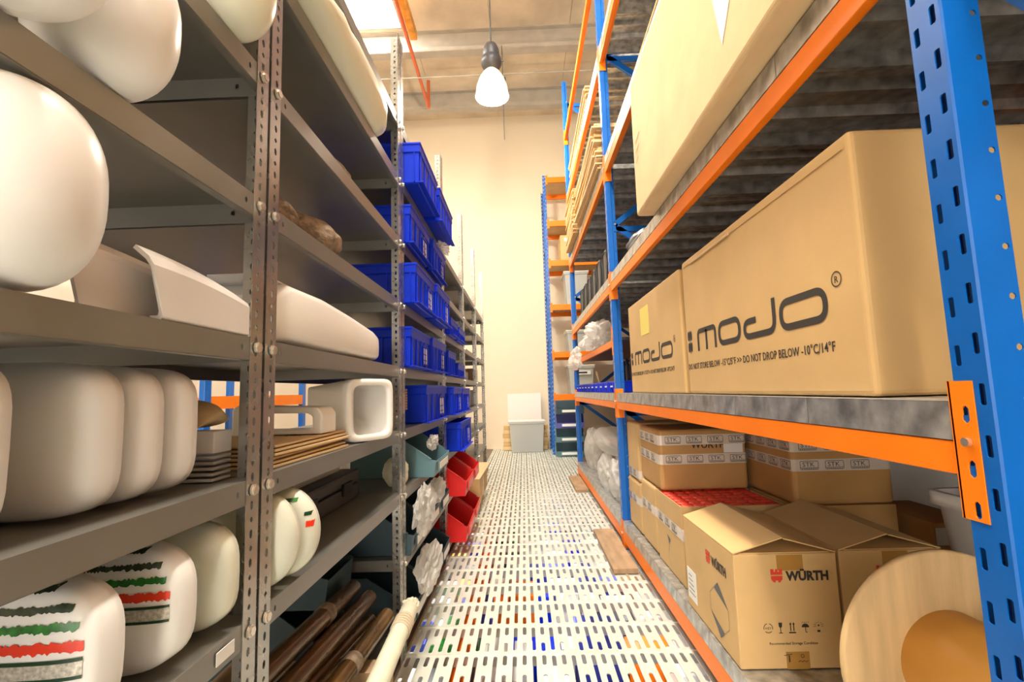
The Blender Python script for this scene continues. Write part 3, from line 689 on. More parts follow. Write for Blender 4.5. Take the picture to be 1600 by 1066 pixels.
crate('blue crate just below eye level in the fourth unit, nearer one', 3.30, .947, -.48, W=.45, H=.195)
crate('blue crate just below eye level in the fourth unit, farther one', 3.80, .947, -.48, W=.48, H=.19)
crate('tall blue crate standing alone above the red bins', 3.42, .687, -.45, W=.66, H=.205)
# brown disc stack
t = thing('disc_stack', 'stack of round brown discs beside the blue crates', 'discs', (-.615, 2.24, .947))
pr = [(.045, 0), (.05, .07)]
mb = MB().lathe([(.045, 0), (.055, .08), (.05, .08)], 24); mb.build('stand', 'galv', t)
for k in range(8): MB().lathe([(.0, .082 + k * .0125), (.066, .082 + k * .0125), (.068, .085 + k * .0125), (.066, .092 + k * .0125), (0, .092 + k * .0125)], 28).build('disc', 'board', t)

# open-fronted picking bins; local +X = open front
def pick_bin(label, loc, W, D, H, m, rz=0, group=None, card=True, mlabel='paper'):
    t = thing('picking_bin', label, 'bin', loc, rz, group); ti = .004
    side = [(-D, 0), (0, 0), (.012, H * .42), (-.02, H * .45), (-D * .42, H), (-D, H)]
    mb = MB()
    for y in (0, W - ti): mb.prism([(a, b) for a, b in side], 1, y, y + ti)
    mb.box(-D, 0, ti, W - ti, 0, ti).box(-D, -D + ti, ti, W - ti, ti, H)
    mb.hexa([(-ti, ti, ti), (0, ti, ti), (0, W - ti, ti), (-ti, W - ti, ti)], [(.008, ti, H * .40), (.012, ti, H * .40), (.012, W - ti, H * .40), (.008, W - ti, H * .40)])
    # rim rails
    for y in (-.004, W - ti): mb.prism([(-D * .42, H), (-.02, H * .45), (-.01, H * .47), (-D * .42 + .008, H + .008)], 1, y, y + .008)
    mb.box(-D - .003, -D * .41, -.004, .004, H - .002, H + .008).box(-D - .003, -D * .41, W - .004, W + .004, H - .002, H + .008)
    mb.build('bin_body', m, t, bevel=.001)
    if card:
        h = MB().box(.010, .016, W * .15, W * .85, H * .10, H * .36).build('label_holder', m, t)
        MB().box(.0155, .0175, W * .2, W * .8, H * .14, H * .32).build('label_card', mlabel, t)
    return t
pick_bin('teal picking bin with a white bag inside, above the dark bins', (-.46, 2.42, .687), .42, .42, .19, 'teal', card=True)
pick_bin('small pale teal bin beyond the tall blue crate', (-.50, 4.12, .687), .16, .3, .11, 'teal')
for i in range(3): pick_bin('dark slate picking bin on the lower shelf beside the clear bags, ' + ['nearest', 'middle', 'farthest'][i] + ' of three', (-.515, 2.153 + .345 * i, .402), .325, .48, .20, 'dteal', group='dark picking bins on the lower shelf')
for i in range(3): pick_bin('dark slate picking bin on the floor-level shelf, ' + ['nearest', 'middle', 'farthest'][i] + ' of three', (-.515, 2.153 + .345 * i, .102), .325, .48, .20, 'dteal', group='dark picking bins on the floor shelf')
pick_bin('large slate bin behind the brown rolls, lower of two', (-.745, 1.80, .102), .26, .45, .22, 'dteal', card=False)
pick_bin('large slate bin behind the brown rolls, upper of two', (-.745, 1.80, .333), .26, .45, .25, 'dteal', card=False)
for i, (y, z, l) in enumerate([(3.32, .402, 'red picking bin, upper row, nearer one'), (3.80, .402, 'red picking bin, upper row, farther one holding a clear bag'), (3.32, .102, 'red picking bin, lower row near the floor, nearer one'), (3.80, .102, 'red picking bin, lower row near the floor, farther one')]):
    pick_bin(l + ', under the tall blue crate', (-.42, y, z), .44 if y < 3.5 else .42, .5, .24, 'red', mlabel='redcap')
# carton with open flaps at the far end
def carton(label, x0, x1, y0, y1, z0, z1, m='card', flaps=None, group=None, rz=0, name='cardboard_box', bevel=.004):
    cx, cy = (x0 + x1) / 2, (y0 + y1) / 2; hx, hy, h = (x1 - x0) / 2, (y1 - y0) / 2, z1 - z0
    t = thing(name, label, 'box', (cx, cy, z0 + .001), rz, group)
    mb = MB().box(-hx, hx, -hy, hy, 0, h)
    body = mb.build('box_body', m, t, bevel=bevel, seg=3)
    if flaps == 'tent':
        for s in (-1, 1):
            f = MB(); f.hexa([(s * hx, -hy, h), (s * .002, -hy - .0, h + .048), (s * .002, hy, h + .048), (s * hx, hy, h)] if s < 0 else [(.002, -hy, h + .045), (hx, -hy, h), (hx, hy, h), (.002, hy, h + .045)],
                               [(s * hx, -hy, h + .004), (s * .002, -hy - .0, h + .052), (s * .002, hy, h + .052), (s * hx, hy, h + .004)] if s < 0 else [(.002, -hy, h + .049), (hx, -hy, h + .004), (hx, hy, h + .004), (.002, hy, h + .049)])
            f.build('flap', m, t)
        for s in (-1, 1):
            MB().hexa([(-hx + .02, s * hy * .98, h), (hx - .02, s * hy * .98, h), (hx - .05, s * hy * .5, h + .008), (-hx + .05, s * hy * .5, h + .008)][::(1 if s < 0 else -1)], [(-hx + .02, s * hy * .98, h + .003), (hx - .02, s * hy * .98, h + .003), (hx - .05, s * hy * .5, h + .011), (-hx + .05, s * hy * .5, h + .011)][::(1 if s < 0 else -1)]).build('flap', m, t)
    t['_h'] = h; del t['_h']
    return t, hx, hy, h
t, hx, hy, h = carton('cardboard box with lifted flap on the lowest far left shelf', -.90, -.43, 4.46, 5.30, .101, .305, 'card')
MB().hexa([(-hx, -hy, h), (hx, -hy, h), (hx + .04, hy, h + .03), (-hx, hy, h + .04)], [(-hx, -hy, h + .004), (hx, -hy, h + .004), (hx + .04, hy, h + .034), (-hx, hy, h + .044)]).build('flap', 'card3', t)
MB().box(hx, hx + .001, -.10, -.02, .0, h).build('packing_tape', 'ctape', t)
for (x, y, z, wx, wy, hh, m, l) in [(-.62, 4.5, .947, .25, .35, .17, 'greywhite', 'pale carton just below eye level in the fifth unit'), (-.62, 5.0, .947, .25, .30, .17, 'lightgrey', 'grey carton just below eye level in the fifth unit'), (-.62, 5.62, .947, .25, .4, .18, 'greywhite', 'pale carton in the far sixth unit'), (-.62, 4.6, 1.224, .28, .5, .09, 'dark', 'flat dark case at eye level in the fifth unit'), (-.62, 5.7, 1.224, .28, .45, .16, 'board', 'brown carton at eye level in the far sixth unit'), (-.60, 3.45, 1.80, .3, .3, .03, 'paper', 'thin white packet above the small blue crates')][:5]:
    carton(l, x - wx, x + .03, y, y + wy, z + .001, z + hh, m)
# wrapped bundles
for i, (y, r, zz) in enumerate([(1.14, (.10, .10, .055), 1.517), (1.38, (.115, .14, .075), 1.517)]):
    blob('wrapped_bundle', 'brown mesh-wrapped bundle on the upper left shelf, ' + ['smaller nearer one', 'larger farther one'][i], 'bundle', (-.655, y, zz), r, 5 + i, 'brownwrap', amp=.10, freq=2.5)
blob('wrapped_bundle', 'small pinkish bundle peeking over the shelf edge above the brown bundles', 'bundle', (-.64, 1.50, 1.802), (.09, .13, .04), 9, 'brownwrap', amp=.1)
# clear and white bags
GB = 'crumpled clear bags on the lower left shelves'
blob('plastic_bag', 'crumpled white bag hanging over the dark bins on the lower shelf', 'bag', (-.49, 2.34, .46), (.05, .20, .13), 2, 'film', amp=.4)
blob('plastic_bag', 'small crumpled bag draped higher beside the dark bins', 'bag', (-.49, 2.66, .52), (.045, .17, .075), 4, 'film', amp=.4)
blob('plastic_bag', 'crumpled milky bag over the floor-level dark bins', 'bag', (-.48, 2.40, .19), (.06, .24, .11), 12, 'film', amp=.4)
blob('plastic_bag', 'thin white bag sticking out of the teal bin', 'bag', (-.50, 2.62, .80), (.03, .12, .05), 14, 'film', amp=.4)
blob('plastic_bag', 'off-white small bag at the shelf edge right of the second post', 'bag', (-.60, 2.24, .688), (.06, .09, .075), 16, 'sheet', amp=.15)
for i, (y, z) in enumerate([(2.95, 2.03), (2.33, 1.46), (2.62, 1.43), (2.52, 1.16)]):
    pass
blob('plastic_bag', 'thin white bag hanging below the topmost blue crates', 'bag', (-.49, 2.98, 2.0), (.05, .12, .035), 21, 'film', amp=.35)
# dark case in the second unit
t = thing('tool_case', 'dark grey plastic case with latches under clear film on the left', 'case', (-.70, 1.42, LV[2] + .002))
MB().box(-.45, 0, 0, .62, 0, .058).build('case_base', 'dark', t, bevel=.008); MB().box(-.45, 0, 0, .62, .062, .11).build('case_lid', 'dark', t, bevel=.010)
for y in (.10, .42): MB().box(-.001, .010, y, y + .09, .035, .08).build('latch', 'black', t, bevel=.003)
tag(MB().box(-.34, 0, 0, .5, 0, .03).build('film_pack', 'film', None, (-.75, 1.46, LV[2] + .114), bevel=.012, seg=3), 'clear film packet lying on the dark plastic case', 'packet')
# long rolls on the bottom shelf, near ends beyond the frame
def roll(label, a, b, r, m, group=None, mesh_at=None):
    a = Vector(a); b = Vector(b); t = thing('film_roll', label, 'roll', tuple(a), 0, group); d = b - a
    q = d.to_track_quat('Z', 'Y').to_matrix().to_4x4(); L = d.length
    MB().lathe([(r * .8, 0), (r * .98, .002), (r, .01), (r, L - .01), (r * .97, L - .002), (r * .8, L), (r * .78, L - .02)], 28, q).build('roll_body', m, t)
    if mesh_at:
        for z0 in mesh_at:
            w = MB(); w.lathe([(r + .0005, z0), (r + .0025, z0 + .004), (r + .0025, z0 + .05), (r + .0005, z0 + .054)], 28, q, False, False)
            w.build('tie_band', 'brownwrap', t)
    return t
GR = 'long brown rolls on the bottom left shelf'
def through(pa, ya, pb, yb, y0=1.03):
    k = (y0 - ya) / (yb - ya); a = tuple(pa[i] + (pb[i] - pa[i]) * k for i in (0, 1)); return (a[0], y0, a[1]), (pa[0], ya, pa[1])
roll('long brown roll, topmost and leftmost of the bunch, tied with net', *through((-.70, .345), 1.97, (-.682, .405), 1.3), .031, 'brown', mesh_at=[.62])
roll('long brown roll, second from the top of the bunch', *through((-.642, .300), 1.985, (-.645, .348), 1.3), .031, 'brown', group=None)
roll('thin brown roll lying between the thicker ones', *through((-.627, .232), 1.96, (-.655, .262), 1.5), .022, 'brown')
roll('long brown roll with a net band, right of the thin roll', *through((-.567, .237), 1.97, (-.582, .252), 1.5), .031, 'brown', mesh_at=[.55])
wr = roll('white wrapped roll, rightmost of the bunch, tied with cord at its end', *through((-.492, .235), 2.03, (-.462, .250), 1.5), .033, 'sheet')
wq = MB()
for k in range(5): wq.lathe([(.034, .80 + k * .02), (.038, .804 + k * .02), (.038, .808 + k * .02), (.034, .812 + k * .02)], 24, (Vector((-.056, 1.0, -.028)).to_track_quat('Z', 'Y').to_matrix().to_4x4()), False, False)
wq.build('cord', 'rope', wr)
blob('plastic_bag', 'knotted cream wrapping at the end of the white roll', 'wrapping', (-.495, 2.065, .205), (.04, .05, .035), 33, 'sheet', amp=.25)
for i, (x, z, m, l) in enumerate([(-.85, .33, 'board', 'pale brown wrapped roll behind the others at the far left'), (-.77, .255, 'sheet', 'cream wrapped roll partly hidden under the brown ones'), (-.90, .255, 'board', 'old brown roll deepest on the bottom shelf')]):
    roll(l, (x, 1.02, z - .02), (x + .01, 1.50 + .02 * i, z), .032, m)
tag(MB().box(-.95, -.48, 1.32, 1.40, .101, .20).build('batten', 'board'), 'wooden batten under the rolls, nearer one, mostly hidden', 'batten')
tag(MB().box(-.95, -.48, 1.66, 1.74, .101, .195).build('batten', 'board'), 'wooden batten under the rolls, farther one by the slate bins', 'batten')
# sticker on the near shelf edge
tag(MB().box(-.5352 + .0015, -.5352 + .003, .845, .895, .652, .674).build('price_sticker', 'paper'), 'small white sticker on the shelf edge at the lower left', 'sticker')

# ------------------------------------------------------------------ right rack goods
XF = .70
def local(t, x, y, z): return Vector((x, y, z)) - Vector(t.location)
def mojo_logo(t, yl, yr, zb, zt, xf, sub=True):
    """lettering on the aisle face: reads towards the viewer (text right = -Y)"""
    Wd = (yl - yr) * .982; Hh = zt - zb; o = Vector((xf - .0003, yl, zb)) - Vector(t.location)
    mt = face_mtx(o, (0, -1, 0), (0, 0, 1)); S = Wd / .92; w = .0185 * S / 1.0; H_ = Hh - w
    mb = MB()
    def X(u): return u * S
    x0 = X(.125); wm = X(.165)
    stroke(mb, rnd_path([(x0, 0), (x0, H_), (x0 + wm, H_), (x0 + wm, 0)], .02 * S), w, mt)
    stroke(mb, [(x0 + wm * .5, H_), (x0 + wm * .5, 0)], w, mt)
    def O(xa, wd): stroke(mb, rnd_path([(xa, w / 2), (xa + wd, w / 2), (xa + wd, H_), (xa, H_)], .035 * S, True, 8), w, mt, True)
    O(X(.325), X(.155))
    xj = X(.515); wj = X(.175)
    stroke(mb, rnd_path([(xj + wj, Hh * 1.05), (xj + wj, w / 2), (xj, w / 2), (xj, H_ * .72), (xj + wj * .42, H_ * .72)], .033 * S), w, mt)
    O(X(.725), X(.185))
    # four-leaf mark
    for sx, sy in ((-1, -1), (1, -1), (-1, 1), (1, 1)):
        cx, cy = X(.035) + sx * .013 * S, Hh * .48 + sy * .023 * S
        poly(mb, [(cx + .012 * S * math.cos(a), cy + .021 * S * math.sin(a) * (1 - .25 * math.cos(4 * a))) for a in [2 * PI * k / 16 for k in range(16)]], mt)
    poly(mb, [(X(.033), -.005 * S), (X(.037), -.005 * S), (X(.037), Hh * .95), (X(.033), Hh * .95)], mt)
    cc = (X(.955), Hh * .93); stroke(mb, [(cc[0] + .016 * S * math.cos(2 * PI * k / 20), cc[1] + .016 * S * math.sin(2 * PI * k / 20)) for k in range(20)], .003 * S, mt, True)
    mb.build('logo', 'ink', t)
    m2 = mt.copy(); textmesh('printed_text', 'R', .022 * S, 'ink', t, mt @ Matrix.Translation((cc[0] - .0075 * S, cc[1] - .008 * S, .0006)), ext=.0002)
    if sub: textmesh('printed_text', 'DO NOT STORE BELOW -15°C/5°F >> DO NOT DROP BELOW -10°C/14°F', .032 * S, 'ink', t, mt @ Matrix.Translation((0, -.067 * S, .0006)), sx=.985 * .97 * .932, bold=.0002, ext=.0002)
DT = 1.066
t, hx, hy, h = carton('large cardboard box printed with a big logo, standing on the middle deck beside the near post', XF, 1.36, .975, 2.05, DT, 1.628, 'card', bevel=.012)
t['label'] = 'large cardboard box with a big printed logo, nearest on the middle steel deck'
mojo_logo(t, 2.035, 1.075, 1.236, 1.332, XF)
MB().hexa([(-hx - .003, -hy + .02, h - .035), (-hx + .06, -hy + .02, h), (-hx + .06, hy - .02, h), (-hx - .003, hy - .02, h - .028)], [(-hx - .003, -hy + .02, h - .03), (-hx + .06, -hy + .02, h + .003), (-hx + .06, hy - .02, h + .003), (-hx - .003, hy - .02, h - .024)]).build('flap', 'card', t)
MB().hexa([(-hx - .006, .05, h - .035), (-hx + .03, .05, h - .004), (-hx + .03, .42, h - .004), (-hx - .006, .42, h - .035)], [(-hx - .008, .05, h - .03), (-hx + .03, .05, h + .006), (-hx + .03, .42, h + .006), (-hx - .008, .42, h - .03)]).build('torn_edge', 'card3', t)
t, hx, hy, h = carton('cardboard box with the same printed logo and a yellow note, second on the middle deck', XF, 1.30, 2.10, 3.12, DT, 1.618, 'card', bevel=.010)
mojo_logo(t, 3.10, 2.22, 1.236, 1.325, XF)
MB().box(-hx - .0012, -hx, .02, .20, .33, .49).build('yellow_note', 'yellow', t)
t, hx, hy, h = carton('very large cardboard box overhanging the upper deck, white triangle on its side', .578, 1.30, .80, 2.27, 1.924, 2.60, 'card3', bevel=.014)
poly_ = MB(); mt = face_mtx((-hx - .0008, hy, 0), (0, -1, 0), (0, 0, 1)); poly(poly_, [(2.27 - 1.30, .37), (2.27 - 1.02, .40), (2.27 - 1.24, .105)][::1], mt)
poly_.build('white_triangle', 'paper', t)
mk = MB()
for q in range(3): stroke(mk, [(.05, .25 + q * .05), (.10 + q * .02, .262 + q * .05)], .008, mt)
mk.build('faint_print', 'card2', t)
# WÜRTH shipping boxes
def wurth_logo(par, mt, s, spacing=1, sx=1.0):
    mb = MB()
    poly(mb, [(0, .062), (.016, .062), (.016, .050), (.0225, .050), (.0225, .062), (.034, .062), (.034, .050), (.040, .050), (.040, .062), (.056, .062), (.056, .036), (0, .036)], mt @ Matrix.Scale(s, 4)); poly(mb, [(0, .031), (.056, .031), (.054, .014), (.044, .003), (.036, 0), (.033, .010), (.023, .010), (.020, 0), (.012, .003), (.002, .014)], mt @ Matrix.Scale(s, 4))
    mb.build('logo', 'redink', par)
    textmesh('printed_text', 'WÜRTH', .058 * s, 'ink', par, mt @ Matrix.Translation((.074 * s, .010 * s, .0006)), sx=sx, bold=.0026 * s, ext=.0002, space=spacing)
def wurth_box(label, x0, x1, y0, y1, z0, z1, printed=True):
    t, hx, hy, h = carton(label, x0, x1, y0, y1, z0, z1, 'card', 'tent')
    F = face_mtx((-hx, -hy - .0003, 0), (1, 0, 0), (0, 0, 1)); W_ = 2 * hx; s = W_ / .335
    k = W_ / .333
    MB().box(-.0265 * k, .0575 * k, -hy - .0008, -hy, h - .052, h - .004).build('packing_tape', 'tape', t); MB().box(-.02 * k, .053 * k, -hy - .0008, -hy, .0, .052).build('packing_tape', 'tape', t)
    wurth_logo(t, F @ Matrix.Translation((.117 * k, h - .0895, .001)), .68 * k, sx=.93)
    cy = .125; ics = []
    def new(): ics.append(MB()); return ics[-1]
    def I(x): return F @ Matrix.Translation(((x - .012) * k, cy, .0006)) @ Matrix.Scale(k, 4)
    ic = new(); m_ = I(.108)
    for q in range(3):
        a0 = PI / 2 + q * 2 * PI / 3; stroke(ic, [(.014 * math.cos(a0 + .25 + 1.6 * u / 6), .014 * math.sin(a0 + .25 + 1.6 * u / 6)) for u in range(7)], .0022, m_)
    ic = new(); m_ = I(.147); poly(ic, [(-.006, .016), (.006, .016), (.005, .004), (.001, 0), (-.001, 0), (-.005, .004)], m_); poly(ic, [(-.0012, 0), (.0012, 0), (.0012, -.014), (-.0012, -.014)], m_); poly(ic, [(-.006, -.0165), (.006, -.0165), (.006, -.014), (-.006, -.014)], m_)
    ic = new(); m_ = I(.184)
    for dx in (-.005, .005): poly(ic, [(dx - .0016, -.010), (dx + .0016, -.010), (dx + .0016, .010), (dx + .004, .010), (dx, .017), (dx - .004, .010), (dx - .0016, .010)], m_)
    poly(ic, [(-.011, -.0165), (.011, -.0165), (.011, -.0125), (-.011, -.0125)], m_)
    ic = new(); m_ = I(.226); poly(ic, [(.012 * math.cos(PI * u / 8), .001 + .011 * math.sin(PI * u / 8)) for u in range(9)], m_); stroke(ic, [(0, .002), (0, -.013), (.003, -.015), (.005, -.012)], .0018, m_)
    for q in range(4): stroke(ic, [(-.010 + q * .0065, .014), (-.008 + q * .0065, .018)], .0014, m_)
    ic = new(); m_ = I(.268); poly(ic, [(-.005, -.014), (.004, -.014), (.004, -.008), (-.005, -.008)], m_); poly(ic, [(.003 * math.cos(u), .006 + .003 * math.sin(u)) for u in [2 * PI * v / 10 for v in range(10)]], m_)
    for q in range(7): a_ = -.3 + q * .62; stroke(ic, [(.008 * math.cos(a_), .006 + .008 * math.sin(a_)), (.017 * math.cos(a_), .006 + .011 * math.sin(a_))], .0012, m_)
    ic = new(); m_ = F @ Matrix.Translation((.155 * k, .034, .0012)) @ Matrix.Scale(k, 4); poly(ic, [(-.0025, -.012), (.0025, -.012), (.0018, .008), (-.0018, .008)], m_); stroke(ic, [(-.016, .008), (.010, .012)], .0018, m_)
    ic = new(); stroke(ic, [(.028, -.012), (.034, -.008), (.040, -.012), (.046, -.008), (.052, -.012), (.058, -.008)], .0018, m_); stroke(ic, [(.042 + .005 * math.cos(2 * PI * u / 10), .006 + .005 * math.sin(2 * PI * u / 10)) for u in range(10)], .0016, m_, True)
    for q_ in ics: q_.build('handling_symbol', 'ink', t)
    textmesh('printed_text', 'HZY', .010 * k, 'ink', t, F @ Matrix.Translation((.0865 * k, cy - .004, .0008)), ext=.0002)
    textmesh('printed_text', 'Recommended Storage Condition', .0115 * k, 'ink', t, F @ Matrix.Translation((.096 * k, .074, .0006)), sx=.97, ext=.0002)
    Sd = face_mtx((-hx - .0003, hy, 0), (0, -1, 0), (0, 0, 1)); D_ = 2 * hy
    wurth_logo(t, Sd @ Matrix.Translation((D_ * .5, h - .104, .0006)), .74, sx=.80)
    dm = MB(); cx, cy2 = D_ * .70, h * .335; a_, b_ = .080, .092
    stroke(dm, [(cx - .0, cy2 + b_), (cx + a_, cy2 + .03), (cx + a_, cy2 - .03), (cx, cy2 - b_), (cx - a_, cy2 - .03), (cx - a_, cy2 + .03)], .002, Sd, True)
    poly(dm, [(cx, cy2 + b_), (cx - a_ * .45, cy2 + .062), (cx + a_, cy2 + .03)], Sd); poly(dm, [(cx, cy2 - b_), (cx + a_ * .45, cy2 - .062), (cx - a_, cy2 - .03)], Sd)
    dm.build('diamond_mark', 'dark', t)
    lb = MB().box(-hx - .0009, -hx, hy - .115, hy - .015, .035, .155).build('shipping_label', 'paper', t)
    ln = MB()
    for q in range(5): ln.box(-hx - .0013, -hx - .0009, hy - .10 + .008 * q, hy - .03, .06 + q * .017, .063 + q * .017)
    ln.build('printed_line', 'ink', lb)
    return t
DL = .1915
wurth_box('open-topped red-logo carton at the rack edge in front, beside the spray can', .664, .997, 1.645, 2.135, DL, .545)
wurth_box('red-logo carton with raised flaps behind the wooden spool', 1.015, 1.345, 1.66, 2.15, DL, .545)
# taped cartons stacked behind
def taped(label, x0, x1, y0, y1, z0, z1, bands, m='card2', text=False, vert=None, group=None, bevel=.02):
    t, hx, hy, h = carton(label, x0, x1, y0, y1, z0, z1, m, group=group, bevel=bevel)
    for zb in bands:
        e = .0015; w_ = .052
        o = MB().rings([[Vector((sx * (hx + e), sy * (hy + e), z)) for sx, sy in ((-1, -1), (1, -1), (1, 1), (-1, 1))] for z in (zb, zb + w_)], False, False, smooth=False).build('printed_tape', 'ctape', t, bevel=bevel * .9, seg=3)
        pr_ = MB()
        for F, L in ((face_mtx((-hx, -hy - e - .0006, zb), (1, 0, 0), (0, 0, 1)), 2 * hx), (face_mtx((-hx - e - .0006, hy, zb), (0, -1, 0), (0, 0, 1)), 2 * hy)):
            x = .035
            while x + .085 < L:
                stroke(pr_, rnd_path([(x, .008), (x + .08, .008), (x + .08, .044), (x, .044)], .004, True, 2), .0022, F, True); stroke(pr_, [(x, .016), (x + .08, .016)], .0016, F)
                for q in range(9): poly(pr_, [(x + .006 + q * .008, .0105), (x + .011 + q * .008, .0105), (x + .011 + q * .008, .0135), (x + .006 + q * .008, .0135)], F)
                textmesh('tape_print', 'STK', .027, 'ink', o, F @ Matrix.Translation((x + .009, .0205, .0006)), sx=1.18, ext=.0001)
                x += .112
        pr_.build('tape_border', 'ink', o)
    if text:
        F = face_mtx((-hx, -hy - .0004, 0), (1, 0, 0), (0, 0, 1)); textmesh('printed_text', 'WÜRTH', .05, 'ink', t, F @ Matrix.Translation((.17, h - .098, .0)), bold=.001, ext=.0002)
        MB().box(hx - .12, hx - .02, -hy - .0008, -hy, h - .125, h - .06).build('shipping_label', 'paper', t)
    return t, hx, hy, h
taped('upper taped carton in front, resting on the red-capped carton, facing the viewer', .705, 1.165, 2.60, 3.02, .553, .868, [.235, .135], text=True)
taped('narrow upper carton squeezed behind the front taped carton by the blue post', .700, 1.165, 3.06, 3.36, .508, .875, [.02], m='card')
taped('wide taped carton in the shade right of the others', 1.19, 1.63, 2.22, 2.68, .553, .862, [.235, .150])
taped('lower taped carton beside the blue post, farthest of three', .700, 1.15, 3.06, 3.40, DL, .506, [.17], m='card')
taped('lower taped carton in the middle of three, under the front taped carton', .700, 1.15, 2.72, 3.03, DL, .551, [.20], m='card')
t, hx, hy, h = taped('lower carton open at the top, full of red caps', .700, 1.17, 2.27, 2.69, DL, .525, [.205], m='card', bevel=.006)
for a in ((-hx, hx, -hy, -hy + .004), (-hx, hx, hy - .004, hy), (-hx, -hx + .004, -hy + .004, hy - .004), (hx - .004, hx, -hy + .004, hy - .004)): MB().box(*a, h - .002, h + .024).build('box_wall', 'card', t)
ng = MB()
Fs = face_mtx((-hx - .0004, hy, 0), (0, -1, 0), (0, 0, 1)); poly(ng, [(.17, .17), (.225, .155), (.20, .125)], Fs); stroke(ng, [(.20, .125), (.175, .06), (.215, .03)], .002, Fs); ng.build('diamond_mark', 'dark', t)
for i in range(8):
    for j in range(7):
        o = 'cap'
        if i == 0 and j == 0:
            c0 = MB().lathe([(.026, 0), (.0275, .002), (.0275, .018), (.024, .0225), (.001, .023)], 20).build('can_cap', 'redcap'); cc = c0  # only caps are modelled, standing for spray-can caps
        else: cc = c0.copy(); C.objects.link(cc)
        cc.location = (.738 + i * .0565, 2.306 + j * .0565, .527); tag(cc, 'round red spray-can cap packed in the open carton', 'can_cap', 'red spray-can caps packed in the open carton')
        if .738 + i * .0565 > 1.15: bpy.data.objects.remove(cc)
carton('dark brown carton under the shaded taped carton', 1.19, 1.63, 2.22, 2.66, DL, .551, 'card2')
t, hx, hy, h = carton('brown carton with a white address label, deep in the lower rack', 1.68, 1.90, 2.10, 2.5, DL, .50, 'card2')
MB().box(-.10, .09, -hy - .001, -hy, h - .09, h - .02).build('shipping_label', 'paper', t)
t = carton('pale grey carton standing deep in the shade behind the label carton', 1.95, 2.40, 2.7, 3.1, DL, .80, 'greywhite')[0]
# white tub with a thick rim
t = thing('white_tub', 'tall white plastic tub with thick rim behind the near post', 'tub', (1.62, 1.62, DL + .001))
def RR(a, b, z, e=.25): return [Vector((a * sup(2 * PI * k / 32, e)[0], b * sup(2 * PI * k / 32, e)[1], z)) for k in range(32)]
MB().rings([RR(.13, .15, 0), RR(.165, .19, .46), RR(.185, .21, .465), RR(.185, .21, .51), RR(.16, .185, .51), RR(.125, .145, .02)]).build('tub_body', 'greywhite', t)
tag(MB().box(-.1, .1, -.12, .12, 0, .012).build('magazine', 'redcap', None, (1.62, 1.62, DL + .5135)), 'red printed packet lying on the white tub', 'packet')
# spray can
t = thing('spray_can', 'spray can with red cap, yellow band and blue base ring at the rack edge', 'can', (.724, 2.205, DL + .001))
MB().lathe([(.026, 0), (.0285, .004), (.0285, .195), (.026, .205), (.02, .208)], 32).build('can_body', 'canfoil', t)
MB().lathe([(.02, .206), (.0275, .207), (.0275, .262), (.024, .268), (.001, .268)], 32).build('cap', 'redcap', t)
MB().lathe([(.0289, .165), (.0289, .193)], 32, None, False, False).build('yellow_band', 'yellow', t); MB().lathe([(.0289, .006), (.0289, .024)], 32, None, False, False).build('blue_band', 'blueink', t)
MB().tube([(-.008, -.0282, .03), (-.004, -.0285, .10), (-.006, -.0285, .15)], .0022, 6).build('nozzle_straw', 'redcap', t)
tx = MB()
for q in range(16): tx.lathe([(.02892, .04 + q * .0072), (.02892, .0424 + q * .0072)], 32, None, False, False)
tx.build('printed_line', 'lightgrey', t)
# wooden cable spool
t = thing('wooden_spool', 'plywood spool with cardboard tube core at the lower right corner', 'spool', (.968, 1.205, DL + .252), .04)
q = Matrix.Rotation(PI / 2, 4, 'X')
for yy, nm in ((0, 'flange'), (-.5, 'flange')):
    if yy == 0: MB().lathe([(.001, 0), (.244, 0), (.249, .003), (.249, .015), (.244, .018), (.001, .018)], 72, Matrix.Translation((0, yy, 0)) @ Matrix.Rotation(-PI / 2, 4, 'X')).build(nm, 'wood', t)
MB().lathe([(.116, 0), (.116, .40), (.108, .40), (.108, 0)], 48, q, False, False).build('core_tube', 'cardtube', t)
# cargo on the upper levels: flat cardboard bundles
rr = random.Random(5)
def sheets(label_, x0, y0, z, L, W_, n, lean=0, grp=None):
    for k in range(n):
        th = .012; zz = z + .002 + k * (th + .002)
        o = MB().box(0, W_, -L / 2, L / 2, 0, th).build('flat_carton', 'card3' if k % 3 else 'card', None, (x0 + rr.uniform(-.01, .03), y0 + rr.uniform(-.04, .04), zz)); o.rotation_euler = (0, 0, rr.uniform(-.02, .02))
        tag(o, label_, 'flat carton', grp)
sheets('flattened carton in the pile on the upper deck between two blue posts', .61, 4.25, 2.812, 1.34, .8, 26, grp='flattened cartons piled in the second bay')
sheets('flattened carton in the long pile farther along the upper deck', .60, 5.5, 2.812, .8, .8, 36, grp='flattened cartons piled toward the far post')
sheets('flattened carton high on the third deck', .64, 4.9, 3.693, 1.6, .8, 10, grp='flattened cartons high up')
sheets('flattened carton lying above the very large box', .68, 2.3, 2.813, .7, .8, 6, grp='flattened cartons above the very large box')
